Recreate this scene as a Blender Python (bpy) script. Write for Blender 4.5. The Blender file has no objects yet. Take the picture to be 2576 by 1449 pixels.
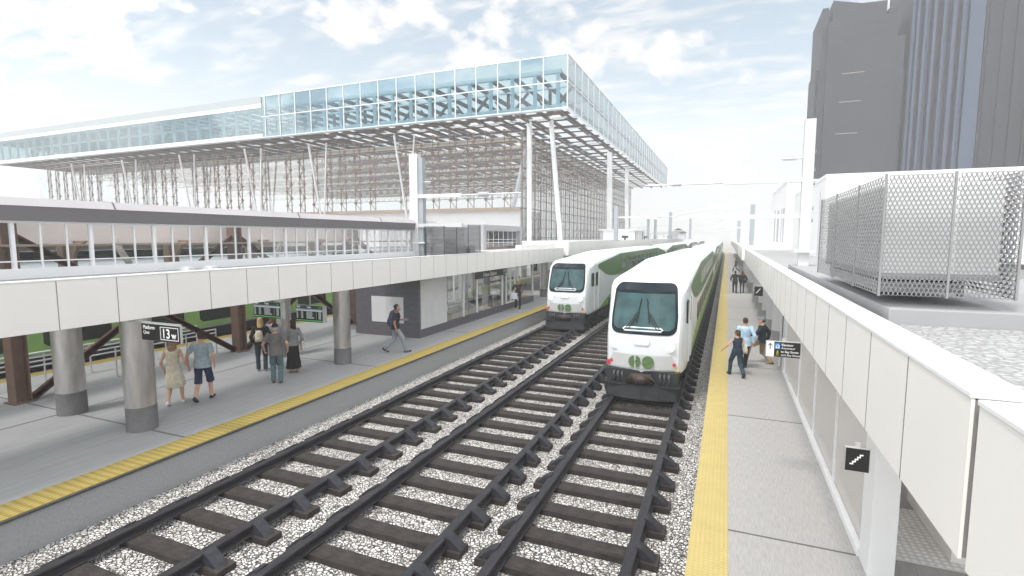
import bpy, math, random
from mathutils import Vector, Matrix
random.seed(7)
rad = math.radians
C = bpy.context.scene.collection
S = bpy.context.scene

# ---------------------------------------------------------------- camera, light, exposure
cam_d = bpy.data.cameras.new('camera')
cam = bpy.data.objects.new('camera', cam_d); C.objects.link(cam)
cam.location = (0, 0, 4.3)
cam.rotation_euler = (rad(90 - 5.6015), 0, rad(22.4977))
cam_d.sensor_width = 36; cam_d.lens = 36 * 1300 / 2576
cam_d.clip_start = .05; cam_d.clip_end = 3000
S.camera = cam

SUN_EL, SUN_AZ = 60, 201          # azimuth clockwise from +Y: the sun stands left and a little behind
w = bpy.data.worlds.new('World'); S.world = w; w.use_nodes = True
nt = w.node_tree; nt.nodes.clear()
N = nt.nodes.new; L = nt.links.new
def mth(op, a, b=None, c=None, tree=None):
    n = (tree or nt).nodes.new('ShaderNodeMath'); n.operation = op
    for i, x in enumerate((a, b, c)):
        if x is None: continue
        if isinstance(x, (int, float)): n.inputs[i].default_value = x
        else: (tree or nt).links.new(x, n.inputs[i])
    return n.outputs[0]
sky = N('ShaderNodeTexSky'); sky.sky_type = 'NISHITA'; sky.sun_disc = False
sky.sun_elevation = rad(SUN_EL); sky.sun_rotation = rad(SUN_AZ); sky.air_density = 1.0; sky.dust_density = .6; sky.ozone_density = 1.0
bg1 = N('ShaderNodeBackground'); bg1.inputs[1].default_value = .040
tint = N('ShaderNodeMix'); tint.data_type = 'RGBA'; tint.blend_type = 'MULTIPLY'; tint.inputs['Factor'].default_value = 1; tint.inputs['B'].default_value = (.90, 1.16, 1.06, 1); L(sky.outputs[0], tint.inputs['A']); L(tint.outputs['Result'], bg1.inputs[0])
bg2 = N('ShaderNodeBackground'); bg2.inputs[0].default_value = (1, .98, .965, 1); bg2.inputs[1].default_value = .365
tc = N('ShaderNodeTexCoord'); sx = N('ShaderNodeSeparateXYZ'); L(tc.outputs['Generated'], sx.inputs[0])
sunv = Vector((math.sin(rad(SUN_AZ)) * math.cos(rad(SUN_EL)), math.cos(rad(SUN_AZ)) * math.cos(rad(SUN_EL)), math.sin(rad(SUN_EL))))
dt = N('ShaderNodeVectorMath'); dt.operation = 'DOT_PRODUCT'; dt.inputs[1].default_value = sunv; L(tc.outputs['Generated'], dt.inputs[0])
den = mth('ADD', mth('MAXIMUM', sx.outputs[2], 0.0), .12)
cx = N('ShaderNodeCombineXYZ'); L(mth('DIVIDE', sx.outputs[0], den), cx.inputs[0]); L(mth('DIVIDE', sx.outputs[1], den), cx.inputs[1])
def noise(vec, scale, detail, rough, off):
    mp = N('ShaderNodeMapping'); mp.inputs['Location'].default_value = off[:3]; mp.inputs['Rotation'].default_value[2] = off[3]
    mp.inputs['Scale'].default_value = off[4]
    L(vec, mp.inputs[0]); n = N('ShaderNodeTexNoise'); n.inputs['Scale'].default_value = scale
    n.inputs['Detail'].default_value = detail; n.inputs['Roughness'].default_value = rough
    L(mp.outputs[0], n.inputs[0]); return n.outputs[0]
def ramp(val, a, b):
    r = N('ShaderNodeMapRange'); r.interpolation_type = 'SMOOTHSTEP'; r.inputs[1].default_value = a; r.inputs[2].default_value = b
    L(val, r.inputs[0]); return r.outputs[0]
n_str = noise(cx.outputs[0], 3.2, 8, .62, (3, 1, 0, rad(-22), (1, 2.6, 1)))      # thin streaks
n_big = noise(cx.outputs[0], .75, 5, .55, (1.3, 4.1, 0, 0, (1, 1, 1)))           # broad veils
n_cum = noise(tc.outputs['Generated'], 4.2, 9, .58, (0.42, .2, .35, 0, (1, 1, 1.5)))  # heaps
cirr = mth('MULTIPLY', ramp(mth('ADD', mth('MULTIPLY', n_str, .55), mth('MULTIPLY', n_big, .45)), .45, .61), .95)
cum = ramp(n_cum, .52, .58)
mask = mth('MAXIMUM', cirr, cum)
L(mth('MULTIPLY_ADD', ramp(dt.outputs['Value'], .05, .95), 1.06, .262), bg2.inputs[1])   # cloud veil brightened round the unseen sun, added fill for the fascias
hor = ramp(sx.outputs[2], .30, .03)                                              # the bright band above the horizon
mask = mth('MAXIMUM', mask, mth('MULTIPLY', hor, .95))
mask = mth('MAXIMUM', mask, .04)
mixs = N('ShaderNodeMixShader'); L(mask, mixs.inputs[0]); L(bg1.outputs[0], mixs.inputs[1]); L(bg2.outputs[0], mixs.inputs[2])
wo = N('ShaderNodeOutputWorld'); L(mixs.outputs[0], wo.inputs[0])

sd = bpy.data.lights.new('sun', 'SUN'); sun = bpy.data.objects.new('sun', sd); C.objects.link(sun)
sd.energy = 1.0; sd.angle = rad(10); sd.color = (1, .95, .89)
sun.rotation_euler = (rad(90 - SUN_EL), 0, rad(180 - SUN_AZ))
sun.location = (-60, -20, 90)
S.view_settings.view_transform = 'Standard'; S.view_settings.look = 'None'
S.view_settings.exposure = 1.76; S.view_settings.gamma = 1
S.cycles.volume_bounces = 1; S.cycles.transparent_max_bounces = 24; S.cycles.max_bounces = 7

# ---------------------------------------------------------------- materials
def new_mat(name):
    m = bpy.data.materials.new(name); m.use_nodes = True
    return m, m.node_tree, m.node_tree.nodes['Principled BSDF']
def mat(name, col, rough=.6, var=.12, scale=4, metal=0, bump=0, bscale=60, stretch=(1, 1, 1), spec=.4):
    m, t, b = new_mat(name)
    b.inputs['Roughness'].default_value = rough; b.inputs['Metallic'].default_value = metal
    b.inputs['Specular IOR Level'].default_value = spec
    tcn = t.nodes.new('ShaderNodeTexCoord'); mp = t.nodes.new('ShaderNodeMapping'); mp.inputs['Scale'].default_value = stretch
    t.links.new(tcn.outputs['Object'], mp.inputs[0])
    n = t.nodes.new('ShaderNodeTexNoise'); n.inputs['Scale'].default_value = scale; n.inputs['Detail'].default_value = 6
    t.links.new(mp.outputs[0], n.inputs[0])
    mr = t.nodes.new('ShaderNodeMapRange'); mr.inputs[1].default_value = .3; mr.inputs[2].default_value = .7
    mr.inputs[3].default_value = 1 - var; mr.inputs[4].default_value = 1 + var
    t.links.new(n.outputs[0], mr.inputs[0])
    mx = t.nodes.new('ShaderNodeVectorMath'); mx.operation = 'SCALE'; mx.inputs[0].default_value = col[:3]
    t.links.new(mr.outputs[0], mx.inputs['Scale']); t.links.new(mx.outputs[0], b.inputs['Base Color'])
    if bump:
        nb = t.nodes.new('ShaderNodeTexNoise'); nb.inputs['Scale'].default_value = bscale; nb.inputs['Detail'].default_value = 4
        t.links.new(mp.outputs[0], nb.inputs[0])
        bp = t.nodes.new('ShaderNodeBump'); bp.inputs['Strength'].default_value = bump; bp.inputs['Distance'].default_value = .02
        t.links.new(nb.outputs[0], bp.inputs['Height']); t.links.new(bp.outputs[0], b.inputs['Normal'])
    return m
def gravel(name, c0, c1, c2, scale, bump=.8, dark=.38):
    m, t, b = new_mat(name); b.inputs['Roughness'].default_value = .9; b.inputs['Specular IOR Level'].default_value = .2
    tcn = t.nodes.new('ShaderNodeTexCoord')
    wn = t.nodes.new('ShaderNodeTexNoise'); wn.inputs['Scale'].default_value = scale * .8; wn.inputs['Detail'].default_value = 3
    t.links.new(tcn.outputs['Object'], wn.inputs[0])
    ad = t.nodes.new('ShaderNodeVectorMath'); ad.operation = 'MULTIPLY_ADD'; ad.inputs[1].default_value = (.06, .06, .06)
    t.links.new(wn.outputs[1], ad.inputs[0]); t.links.new(tcn.outputs['Object'], ad.inputs[2])
    v = t.nodes.new('ShaderNodeTexVoronoi'); v.feature = 'DISTANCE_TO_EDGE'; v.inputs['Scale'].default_value = scale
    t.links.new(ad.outputs[0], v.inputs[0])
    vc = t.nodes.new('ShaderNodeTexVoronoi'); vc.inputs['Scale'].default_value = scale; t.links.new(ad.outputs[0], vc.inputs[0])
    sp = t.nodes.new('ShaderNodeSeparateColor'); t.links.new(vc.outputs['Color'], sp.inputs[0])
    cr = t.nodes.new('ShaderNodeValToRGB'); e = cr.color_ramp.elements
    e[0].position = .0; e[0].color = (*c1, 1); e[1].position = .45; e[1].color = (*c2, 1)
    t.links.new(sp.outputs[0], cr.inputs[0])
    mr = t.nodes.new('ShaderNodeMapRange'); mr.inputs[1].default_value = .02; mr.inputs[2].default_value = dark * .5
    t.links.new(v.outputs['Distance'], mr.inputs[0])
    mx = t.nodes.new('ShaderNodeMix'); mx.data_type = 'RGBA'; t.links.new(mr.outputs[0], mx.inputs['Factor'])
    mx.inputs['A'].default_value = (*c0, 1); t.links.new(cr.outputs[0], mx.inputs['B'])
    t.links.new(mx.outputs['Result'], b.inputs['Base Color'])
    bp = t.nodes.new('ShaderNodeBump'); bp.inputs['Strength'].default_value = bump; bp.inputs['Distance'].default_value = .03
    t.links.new(mr.outputs[0], bp.inputs['Height']); t.links.new(bp.outputs[0], b.inputs['Normal'])
    return m
def tactile(name, base, dome, pu, pv, r):
    m, t, b = new_mat(name); b.inputs['Roughness'].default_value = .7
    tcn = t.nodes.new('ShaderNodeTexCoord'); s = t.nodes.new('ShaderNodeSeparateXYZ'); t.links.new(tcn.outputs['Object'], s.inputs[0])
    fu = mth('SUBTRACT', mth('FRACT', mth('DIVIDE', s.outputs[0], pu, tree=t), tree=t), .5, tree=t)
    fv = mth('SUBTRACT', mth('FRACT', mth('DIVIDE', s.outputs[1], pv, tree=t), tree=t), .5, tree=t)
    d = mth('SQRT', mth('ADD', mth('MULTIPLY', fu, fu, tree=t), mth('MULTIPLY', fv, fv, tree=t), tree=t), tree=t)
    mr = t.nodes.new('ShaderNodeMapRange'); mr.inputs[1].default_value = r + .06; mr.inputs[2].default_value = r - .06; t.links.new(d, mr.inputs[0])
    mx = t.nodes.new('ShaderNodeMix'); mx.data_type = 'RGBA'; t.links.new(mr.outputs[0], mx.inputs['Factor'])
    mx.inputs['A'].default_value = (*base, 1); mx.inputs['B'].default_value = (*dome, 1)
    n = t.nodes.new('ShaderNodeTexNoise'); n.inputs['Scale'].default_value = 3; n.inputs['Detail'].default_value = 6; t.links.new(tcn.outputs['Object'], n.inputs[0])
    sc = t.nodes.new('ShaderNodeVectorMath'); sc.operation = 'SCALE'; t.links.new(mx.outputs['Result'], sc.inputs[0])
    t.links.new(mth('ADD', mth('MULTIPLY', n.outputs[0], .3, tree=t), .85, tree=t), sc.inputs['Scale'])
    t.links.new(sc.outputs[0], b.inputs['Base Color'])
    bp = t.nodes.new('ShaderNodeBump'); bp.inputs['Strength'].default_value = .6; bp.inputs['Distance'].default_value = .01
    t.links.new(mr.outputs[0], bp.inputs['Height']); t.links.new(bp.outputs[0], b.inputs['Normal'])
    return m
def glass(name, tint, refl=.5, rough=.02, milk=0.0, mcol=(.85, .9, .92)):
    m = bpy.data.materials.new(name); m.use_nodes = True; t = m.node_tree; t.nodes.clear()
    tr = t.nodes.new('ShaderNodeBsdfTransparent'); tr.inputs[0].default_value = (*tint, 1)
    gl = t.nodes.new('ShaderNodeBsdfGlossy'); gl.inputs['Roughness'].default_value = rough
    fr = t.nodes.new('ShaderNodeFresnel'); fr.inputs[0].default_value = 1.45
    mx = t.nodes.new('ShaderNodeMixShader')
    t.links.new(mth('MULTIPLY', fr.outputs[0], refl, tree=t), mx.inputs[0]); t.links.new(tr.outputs[0], mx.inputs[1]); t.links.new(gl.outputs[0], mx.inputs[2])
    out = t.nodes.new('ShaderNodeOutputMaterial'); last = mx.outputs[0]
    if milk:
        df = t.nodes.new('ShaderNodeBsdfDiffuse'); df.inputs[0].default_value = (*mcol, 1)
        m2 = t.nodes.new('ShaderNodeMixShader'); m2.inputs[0].default_value = milk
        t.links.new(last, m2.inputs[1]); t.links.new(df.outputs[0], m2.inputs[2]); last = m2.outputs[0]
    t.links.new(last, out.inputs[0]); return m
def emis(name, col, st):
    m, t, b = new_mat(name); b.inputs['Base Color'].default_value = (*col, 1)
    b.inputs['Emission Color'].default_value = (*col, 1); b.inputs['Emission Strength'].default_value = st
    return m
M = dict(
 ballast=gravel('ballast_stone', (.06, .055, .05), (.34, .32, .30), (.72, .70, .67), 17, 1.0, .28),
 roofgravel=gravel('roof_gravel', (.30, .30, .31), (.42, .42, .43), (.58, .58, .58), 22, .4),
 whitegravel=gravel('white_roof_gravel', (.30, .30, .30), (.40, .40, .40), (.47, .47, .47), 13, .5),
 conc_l=mat('platform_concrete', (.295, .298, .303), .75, .08, 1.2, bump=.15, bscale=30, stretch=(8, .7, 1)),
 conc_r=mat('brushed_concrete', (.37, .36, .352), .8, .16, 9, bump=.3, bscale=30, stretch=(9, .5, 1)),
 face=mat('platform_face_concrete', (.33, .33, .332), .8, .10, 25, bump=.15, bscale=120),
 joint=mat('joint_sealant', (.12, .12, .125), .8),
 yel_l=tactile('yellow_tactile_deep', (.25, .18, .028), (.36, .29, .09), .081, .14, .36),  # deeper yellow than the right strip, with lighter domes
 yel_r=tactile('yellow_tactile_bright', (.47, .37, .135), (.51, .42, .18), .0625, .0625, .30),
 nosing=mat('dark_platform_nosing', (.06, .06, .06), .7),
 white=mat('white_fascia_panel', (.88, .85, .815), .45, .025, .8),
 whitec=mat('white_coping', (.80, .80, .80), .5, .03, 1),
 whitem=mat('white_steel', (.78, .78, .79), .4, .03, 2),
 offwhite=mat('off_white_wall', (.76, .75, .74), .6, .04, 1),
 seam=mat('dark_seam', (.22, .21, .21), .8),
 slab=mat('shed_roof_grey', (.17, .16, .165), .6, .06, .6),
 slabl=mat('shed_roof_edge', (.56, .53, .545), .5, .06, .5),
 brown=mat('brown_steel', (.17, .10, .073), .55, .18, 3),
 brown2=mat('light_brown_steel', (.30, .215, .16), .6, .15, 2),
 red=mat('rusty_red_brace', (.15, .055, .045), .6, .25, 5),
 tan=mat('tan_beam', (.42, .32, .25), .6, .1, 2),
 beige=mat('beige_interior_wall', (.84, .79, .77), .8, .1, .4),
 colm=mat('brushed_column_metal', (.56, .54, .54), .30, .16, 2.5, metal=.8, bump=.08, bscale=90, stretch=(3, 3, .6)),
 colbase=mat('column_base_band', (.16, .155, .16), .6, .2, 3),
 kiosk=mat('grey_kiosk_wall', (.105, .105, .122), .6, .15, 2.2, bump=.05, bscale=40, stretch=(1, 1, 3)),
 kioskl=mat('pale_kiosk_wall', (.62, .61, .615), .6, .05, 2.2),
 kbase=mat('dark_kiosk_base', (.11, .10, .115), .6, .1, 3),
 panel=mat('pale_wall_panel', (.70, .69, .71), .4, .03, 1),
 mast=mat('pale_mast_paint', (.62, .62, .62), .5, .05, 2),
 mastd=mat('grey_mast_plate', (.33, .36, .38), .5, .05, 2),
 perf=mat('perforated_metal', (.27, .27, .275), .5, .05, 3),
 perfd=mat('dark_perforated_metal', (.13, .13, .135), .45, .05, 3, metal=.3),
 curb=mat('grey_roof_curb', (.35, .35, .355), .7, .05, 2),
 dark=mat('dark_grey', (.05, .05, .055), .6, .15, 3),
 black=mat('black_plastic', (.018, .016, .018), .4, .1, 3),
 ink=mat('sign_black', (.012, .011, .012), .35, .05, 3),
 signw=mat('sign_white', (.85, .85, .85), .4, .01, 3),
 signb=mat('sign_blue', (.02, .22, .55), .4, .02, 3),
 signy=mat('sign_yellow', (.8, .6, .02), .4, .02, 3),
 alu=mat('brushed_aluminium', (.62, .62, .62), .35, .05, 4, metal=.6),
 sleeper=mat('sleeper_wood', (.034, .028, .026), .85, .5, 5, bump=.5, bscale=22, stretch=(1, 2.2, 1)),
 rail=mat('rail_steel', (.024, .023, .026), .5, .4, 7, bump=.3, bscale=30, stretch=(2, .5, 2)),
 clip=mat('cast_iron_chair', (.028, .028, .034), .5, .4, 8, bump=.3, bscale=30),
 twhite=mat('train_white_paint', (.74, .77, .78), .22, .05, .9),
 troof=mat('train_roof_paint', (.74, .80, .81), .4, .05, .6),
 tgreen=mat('train_dark_green', (.095, .175, .060), .4, .08, 2),
 tgreenl=mat('train_bright_green', (.17, .34, .06), .4, .08, 2),
 tgreenb=mat('train_fresh_green', (.25, .44, .13), .4, .10, 2),
 twin=mat('train_window_glass', (.022, .030, .026), .08, .2, 1),
 wshield=mat('windshield_glass', (.050, .098, .104), .10, .35, 1.6, spec=.18),
 wsdark=mat('windshield_tint_band', (.010, .016, .022), .12, .1, 2, spec=.15),
 tgrey=mat('train_panel_grey', (.55, .55, .555), .35, .05, 2),
 tblack=mat('train_underframe_black', (.022, .024, .026), .55, .3, 4),
 steelh=mat('hose_grey', (.12, .12, .125), .5, .2, 4),
 rust=mat('coupler_rust', (.05, .036, .032), .6, .4, 9),
 lampw=emis('lamp_lens_white', (1, .97, .95), .9),
 scr_w=emis('screen_white', (.75, .8, .82), .12), scr_g=emis('screen_green', (.10, .42, .12), .12), scr_t=emis('screen_teal', (.02, .045, .055), .1),
 lampr=mat('red_marker_lens', (.5, .05, .07), .3),
 lampa=mat('amber_marker_lens', (.75, .45, .02), .3),
 g_teal=glass('teal_glass', (.73, .84, .875), .7, .02, .0),
 g_pale=glass('pale_glass', (.96, .98, .985), .6, .02, .0),
 g_bright=glass('glass_painted_bright', (.97, .95, .94), .4, .05, .42, (.88, .85, .82)),  # warm white mixed into the glass stands in for a brightly lit interior
 g_side=glass('side_glass', (.88, .94, .96), .7, .03, .10),
 g_clear=glass('clear_glass', (.97, .975, .975), .4),
 steel=mat('atrium_grey_steel', (.032, .036, .042), .5, .15, 1),
 steell=mat('atrium_pale_steel', (.60, .66, .69), .5, .05, 1),
 lattice=mat('lattice_bronze', (.24, .17, .14), .6, .15, 2),
 soffit=mat('soffit_brown', (.11, .075, .06), .7, .25, .8),
 deck=mat('roof_deck_cream', (.62, .565, .53), .8, .10, .3),
 bandg=mat('roof_band_grey', (.40, .44, .455), .6, .02, .3),
 tower1=mat('tower_grey_stone', (.030, .030, .040), .7, .10, .05),
 tower2=mat('tower_fin_blue', (.050, .070, .112), .5, .15, .12, stretch=(1, 1, .1)),
 tower3=mat('tower_dark_grey', (.017, .018, .024), .6, .08, .05),
 farw=mat('far_white_wall', (.78, .77, .77), .7, .03, .5),
 farg=mat('far_grey_wall', (.42, .42, .44), .7, .05, .5),
 deckt=None,
 tileb=tactile('white_tactile_tile', (.66, .64, .62), (.86, .85, .84), .09, .09, .32),
 floorw=mat('pale_floor', (.80, .775, .755), .6, .05, 2),
)

_m = bpy.data.materials.new('translucent_ceiling'); _m.use_nodes = True; _t = _m.node_tree; _t.nodes.clear()
_d = _t.nodes.new('ShaderNodeBsdfDiffuse'); _d.inputs[0].default_value = (.74, .68, .63, 1); _l = _t.nodes.new('ShaderNodeBsdfTranslucent'); _l.inputs[0].default_value = (.86, .80, .75, 1)
_x = _t.nodes.new('ShaderNodeMixShader'); _x.inputs[0].default_value = .6; _o = _t.nodes.new('ShaderNodeOutputMaterial')
_t.links.new(_d.outputs[0], _x.inputs[1]); _t.links.new(_l.outputs[0], _x.inputs[2]); _t.links.new(_x.outputs[0], _o.inputs[0]); M['deckt'] = _m

# ---------------------------------------------------------------- mesh helpers
class MB:
    def __init__(s): s.v = []; s.f = []; s.m = []
    def add(s, vs, fs, m=0):
        o = len(s.v); s.v += [tuple(p) for p in vs]; s.f += [tuple(i + o for i in f) for f in fs]; s.m += [m] * len(fs); return s
    def box(s, x0, x1, y0, y1, z0, z1, m=0):
        return s.add([(x, y, z) for z in (z0, z1) for y in (y0, y1) for x in (x0, x1)],
                     [(0, 2, 3, 1), (4, 5, 7, 6), (0, 1, 5, 4), (2, 6, 7, 3), (0, 4, 6, 2), (1, 3, 7, 5)], m)
    def beam(s, p, q, w_, h_, m=0, up=(0, 0, 1)):
        p = Vector(p); q = Vector(q); d = (q - p).normalized(); u = Vector(up)
        if abs(d.dot(u)) > .99: u = Vector((0, 1, 0))
        a = d.cross(u).normalized() * w_ / 2; b = a.cross(d).normalized() * h_ / 2
        vs = [c + sa * a + sb * b for c in (p, q) for sa, sb in ((-1, -1), (1, -1), (1, 1), (-1, 1))]
        return s.add(vs, [(3, 2, 1, 0), (4, 5, 6, 7), (0, 1, 5, 4), (1, 2, 6, 5), (2, 3, 7, 6), (3, 0, 4, 7)], m)
    def loft(s, rings, m=0, cap0=True, cap1=True):
        n = len(rings[0]); vs = [p for r in rings for p in r]; fs = []
        for k in range(len(rings) - 1):
            for i in range(n):
                j = (i + 1) % n; fs.append((k * n + i, k * n + j, (k + 1) * n + j, (k + 1) * n + i))
        if cap0: fs.append(tuple(range(n - 1, -1, -1)))
        if cap1: fs.append(tuple((len(rings) - 1) * n + i for i in range(n)))
        return s.add(vs, fs, m)
    def tube(s, pts, r, n=10, m=0, rs=None):
        pts = [Vector(p) for p in pts]; rings = []
        for k, p in enumerate(pts):
            d = (pts[min(k + 1, len(pts) - 1)] - pts[max(k - 1, 0)]).normalized()
            u = Vector((0, 0, 1)) if abs(d.z) < .95 else Vector((0, 1, 0))
            a = d.cross(u).normalized(); b = a.cross(d); rr = rs[k] if rs else r
            rings.append([p + rr * (math.cos(t) * a + math.sin(t) * b) for t in [2 * math.pi * i / n for i in range(n)]])
        return s.loft(rings, m)
    def cyl(s, x, y, z0, z1, r, n=24, m=0, r1=None):
        r1 = r if r1 is None else r1
        return s.loft([[(x + rr * math.cos(2 * math.pi * i / n), y + rr * math.sin(2 * math.pi * i / n), z) for i in range(n)] for z, rr in ((z0, r), (z1, r1))], m)
    def prism(s, poly, ax, a, b, m=0):
        def P(u, v, t): return {'x': (t, u, v), 'y': (u, t, v), 'z': (u, v, t)}[ax]
        ar = sum(poly[i][0] * poly[(i + 1) % len(poly)][1] - poly[(i + 1) % len(poly)][0] * poly[i][1] for i in range(len(poly)))
        pl = poly if (ar > 0) == (ax != 'y') else poly[::-1]
        return s.loft([[P(u, v, a) for u, v in pl], [P(u, v, b) for u, v in pl]], m) if a < b else s.loft([[P(u, v, b) for u, v in pl], [P(u, v, a) for u, v in pl]], m)
    def ball(s, c, rx, ry, rz, n=14, k=9, m=0):
        rings = []
        for j in range(k + 1):
            t = math.pi * (j + .02 if j == 0 else j - .02 if j == k else j) / k
            rings.append([(c[0] + rx * math.sin(t) * math.cos(2 * math.pi * i / n), c[1] + ry * math.sin(t) * math.sin(2 * math.pi * i / n), c[2] - rz * math.cos(t)) for i in range(n)])
        return s.loft(rings, m)
    def mesh(s, name, mats):
        me = bpy.data.meshes.new(name); me.from_pydata(s.v, [], s.f)
        for m in (mats if isinstance(mats, (list, tuple)) else [mats]): me.materials.append(M[m] if isinstance(m, str) else m)
        me.polygons.foreach_set('material_index', s.m); me.update(); return me
    def build(s, name, mats, parent=None, loc=None, smooth=False, bevel=0, me=None):
        o = bpy.data.objects.new(name, me or s.mesh(name, mats)); C.objects.link(o)
        if parent: o.parent = parent
        if loc: o.location = loc
        if smooth: o.data.polygons.foreach_set('use_smooth', [True] * len(o.data.polygons))
        if bevel:
            b = o.modifiers.new('bevel', 'BEVEL'); b.width = bevel; b.segments = 2; b.limit_method = 'ANGLE'
        return o
def link(name, me, parent=None, loc=(0, 0, 0), rz=0):
    o = bpy.data.objects.new(name, me); C.objects.link(o); o.parent = parent; o.location = loc; o.rotation_euler[2] = rz; return o
def tag(o, label, cat, group=None):
    o['label'] = label; o['category'] = cat
    if group: o['group'] = group
    return o
def thing(name, label, cat, loc=(0, 0, 0), rz=0, group=None):
    o = bpy.data.objects.new(name, None); C.objects.link(o); o.empty_display_size = .2
    o.location = loc; o.rotation_euler = (0, 0, rz); return tag(o, label, cat, group)
def struct(o, kind='structure'): o['kind'] = kind; return o
TXT = []
def text(body, parent, x, y, z, size, m='signw', align='LEFT', rz=0, name='lettering', bold=0, sx=1):
    """lettering on a plane that faces -Y (turned by rz)"""
    cu = bpy.data.curves.new(name, 'FONT'); cu.body = body; cu.size = size; cu.extrude = .002; cu.align_x = align; cu.offset = bold
    o = bpy.data.objects.new(name, cu); C.objects.link(o); o.parent = parent; o.location = (x, y, z)
    o.rotation_euler = (rad(90), 0, rz); o.scale = (sx, 1, 1); cu.materials.append(M[m]); TXT.append(o); return o
# ---------------------------------------------------------------- ground, platforms, tracks
GZ = -.665
struct(MB().add([(-650, -60, GZ), (650, -60, GZ), (650, 600, GZ), (-650, 600, GZ)], [(0, 1, 2, 3)]).build('ballast_ground', 'ballast'))
struct(MB().box(-20.25, -10.03, -12, 170, -.80, 0).build('platform_left', 'conc_l'))
struct(MB().box(-10.03, -10.0, -12, 170, -.79, -.035).build('platform_face', 'face'))
struct(MB().box(-10.035, -9.975, -12, 170, -.033, .002).build('platform_nosing', 'nosing'))
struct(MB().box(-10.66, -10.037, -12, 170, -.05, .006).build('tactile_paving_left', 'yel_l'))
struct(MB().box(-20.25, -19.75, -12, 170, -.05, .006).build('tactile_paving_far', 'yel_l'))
jm = MB()
for x in (-14.9,): jm.box(x - .025, x + .025, -12, 120, -.02, .004)
for k in range(-1, 12):
    y = 7.27 + 6.64 * k
    jm.box(-19.74, -14.926, y - .025, y + .025, -.02, .0035); jm.box(-14.874, -10.67, y - .025, y + .025, -.02, .0035)
struct(jm.build('platform_joints_left', 'joint'))
struct(MB().box(.15, 14, -12, 190, -.70, 0).box(-.33, .15, -12, 190, -.70, -.02).build('platform_right', 'conc_r'))
struct(MB().box(-.34, .17, -12, 190, -.02, .006).build('tactile_paving_right', 'yel_r'))
jm = MB()
for y in (2.6, 7.92, 13.29, 18.6, 23.9, 29.2, 34.5, 44.4, 55): jm.box(.172, 1.78, y - .018, y + .018, -.02, .004)
struct(jm.build('platform_joints_right', 'joint'))

PITCH = .872
def rail_mb(x):
    mb = MB(); prof = [(-.11, 0), (.11, 0), (.11, .025), (.03, .045), (.03, .10), (.078, .115), (.078, .165), (-.078, .165), (-.078, .115), (-.03, .10), (-.03, .045), (-.11, .025)]
    return mb.prism([(x + u, -.56 + v) for u, v in prof], 'y', -10, 175)
def chair_mb(side):
    mb = MB(); n = 8                      # humped iron chair holding the outside of the rail
    prof = [(.05 + .27 * (i / n), .02 + .17 * math.sin(math.pi * (.55 + .45 * i / n))) for i in range(n + 1)]
    poly = [(.02, 0)] + [(.02, .1)] + [p for p in prof] + [(.34, 0)]
    poly = [(side * u, v) for u, v in poly]
    return mb.prism(poly, 'y', -.10, .10)
sl_rng = random.Random(3)
sl_me = [MB().box(-1.30, 1.30, -.16, .16, -.80, -.56).mesh('sleeper', 'sleeper')]
for k in range(3):
    mb = MB(); rings = []
    for i in range(9):
        x = -1.30 + 2.6 * i / 8; j = [sl_rng.uniform(-.008, .008) for _ in range(4)]
        rings.append([(x, -.16 + j[0], -.80), (x, .16 + j[1], -.80), (x, .16 + j[2], -.565), (x, -.16 + j[3], -.562)])
    mb.loft(rings); sl_me.append(mb.mesh('sleeper', 'sleeper'))
ch_me = {1: chair_mb(1).mesh('rail_chair', 'clip'), -1: chair_mb(-1).mesh('rail_chair', 'clip')}
for cxx, hg, lab in ((-7.96, .86, 'railway track beside the grey left platform, under the smaller train'), (-4.93, .96, 'middle railway track with no train on it'), (-2.07, .92, 'railway track under the nearest train, beside the yellow edged right platform')):
    t = thing('railway_track', lab, 'railway track', (cxx, 0, 0), 0, 'railway tracks on white ballast')
    for s in (-1, 1): rail_mb(s * hg).build('rail', 'rail', t, bevel=.012)
    stf = MB()
    for k in range(200):
        y = 7.66 + PITCH * (k - 10)
        if k < 100:
            o = link('sleeper', sl_me[1 + k % 3] if k % 2 else sl_me[1 + (k * 7) % 3], t, (0, y, 0))
            if k < 55:
                for s in (-1, 1):
                    link('rail_chair', ch_me[s], o, (s * hg, 0, -.56))
        else: stf.box(-1.30, 1.30, y - .19, y + .19, -.80, -.56)
    o = stf.build('sleeper', 'sleeper', t); o['kind'] = 'stuff'
# the far track beyond the left platform
t = thing('railway_track', 'railway track beyond the left platform, under the dark green train', 'railway track', (-22.3, 0, 0), 0, 'railway tracks on white ballast')
for s in (-1, 1): rail_mb(s * .9).build('rail', 'rail', t)
for k in range(60): link('sleeper', sl_me[1 + k % 3], t, (0, -4 + PITCH * k, 0))

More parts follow.
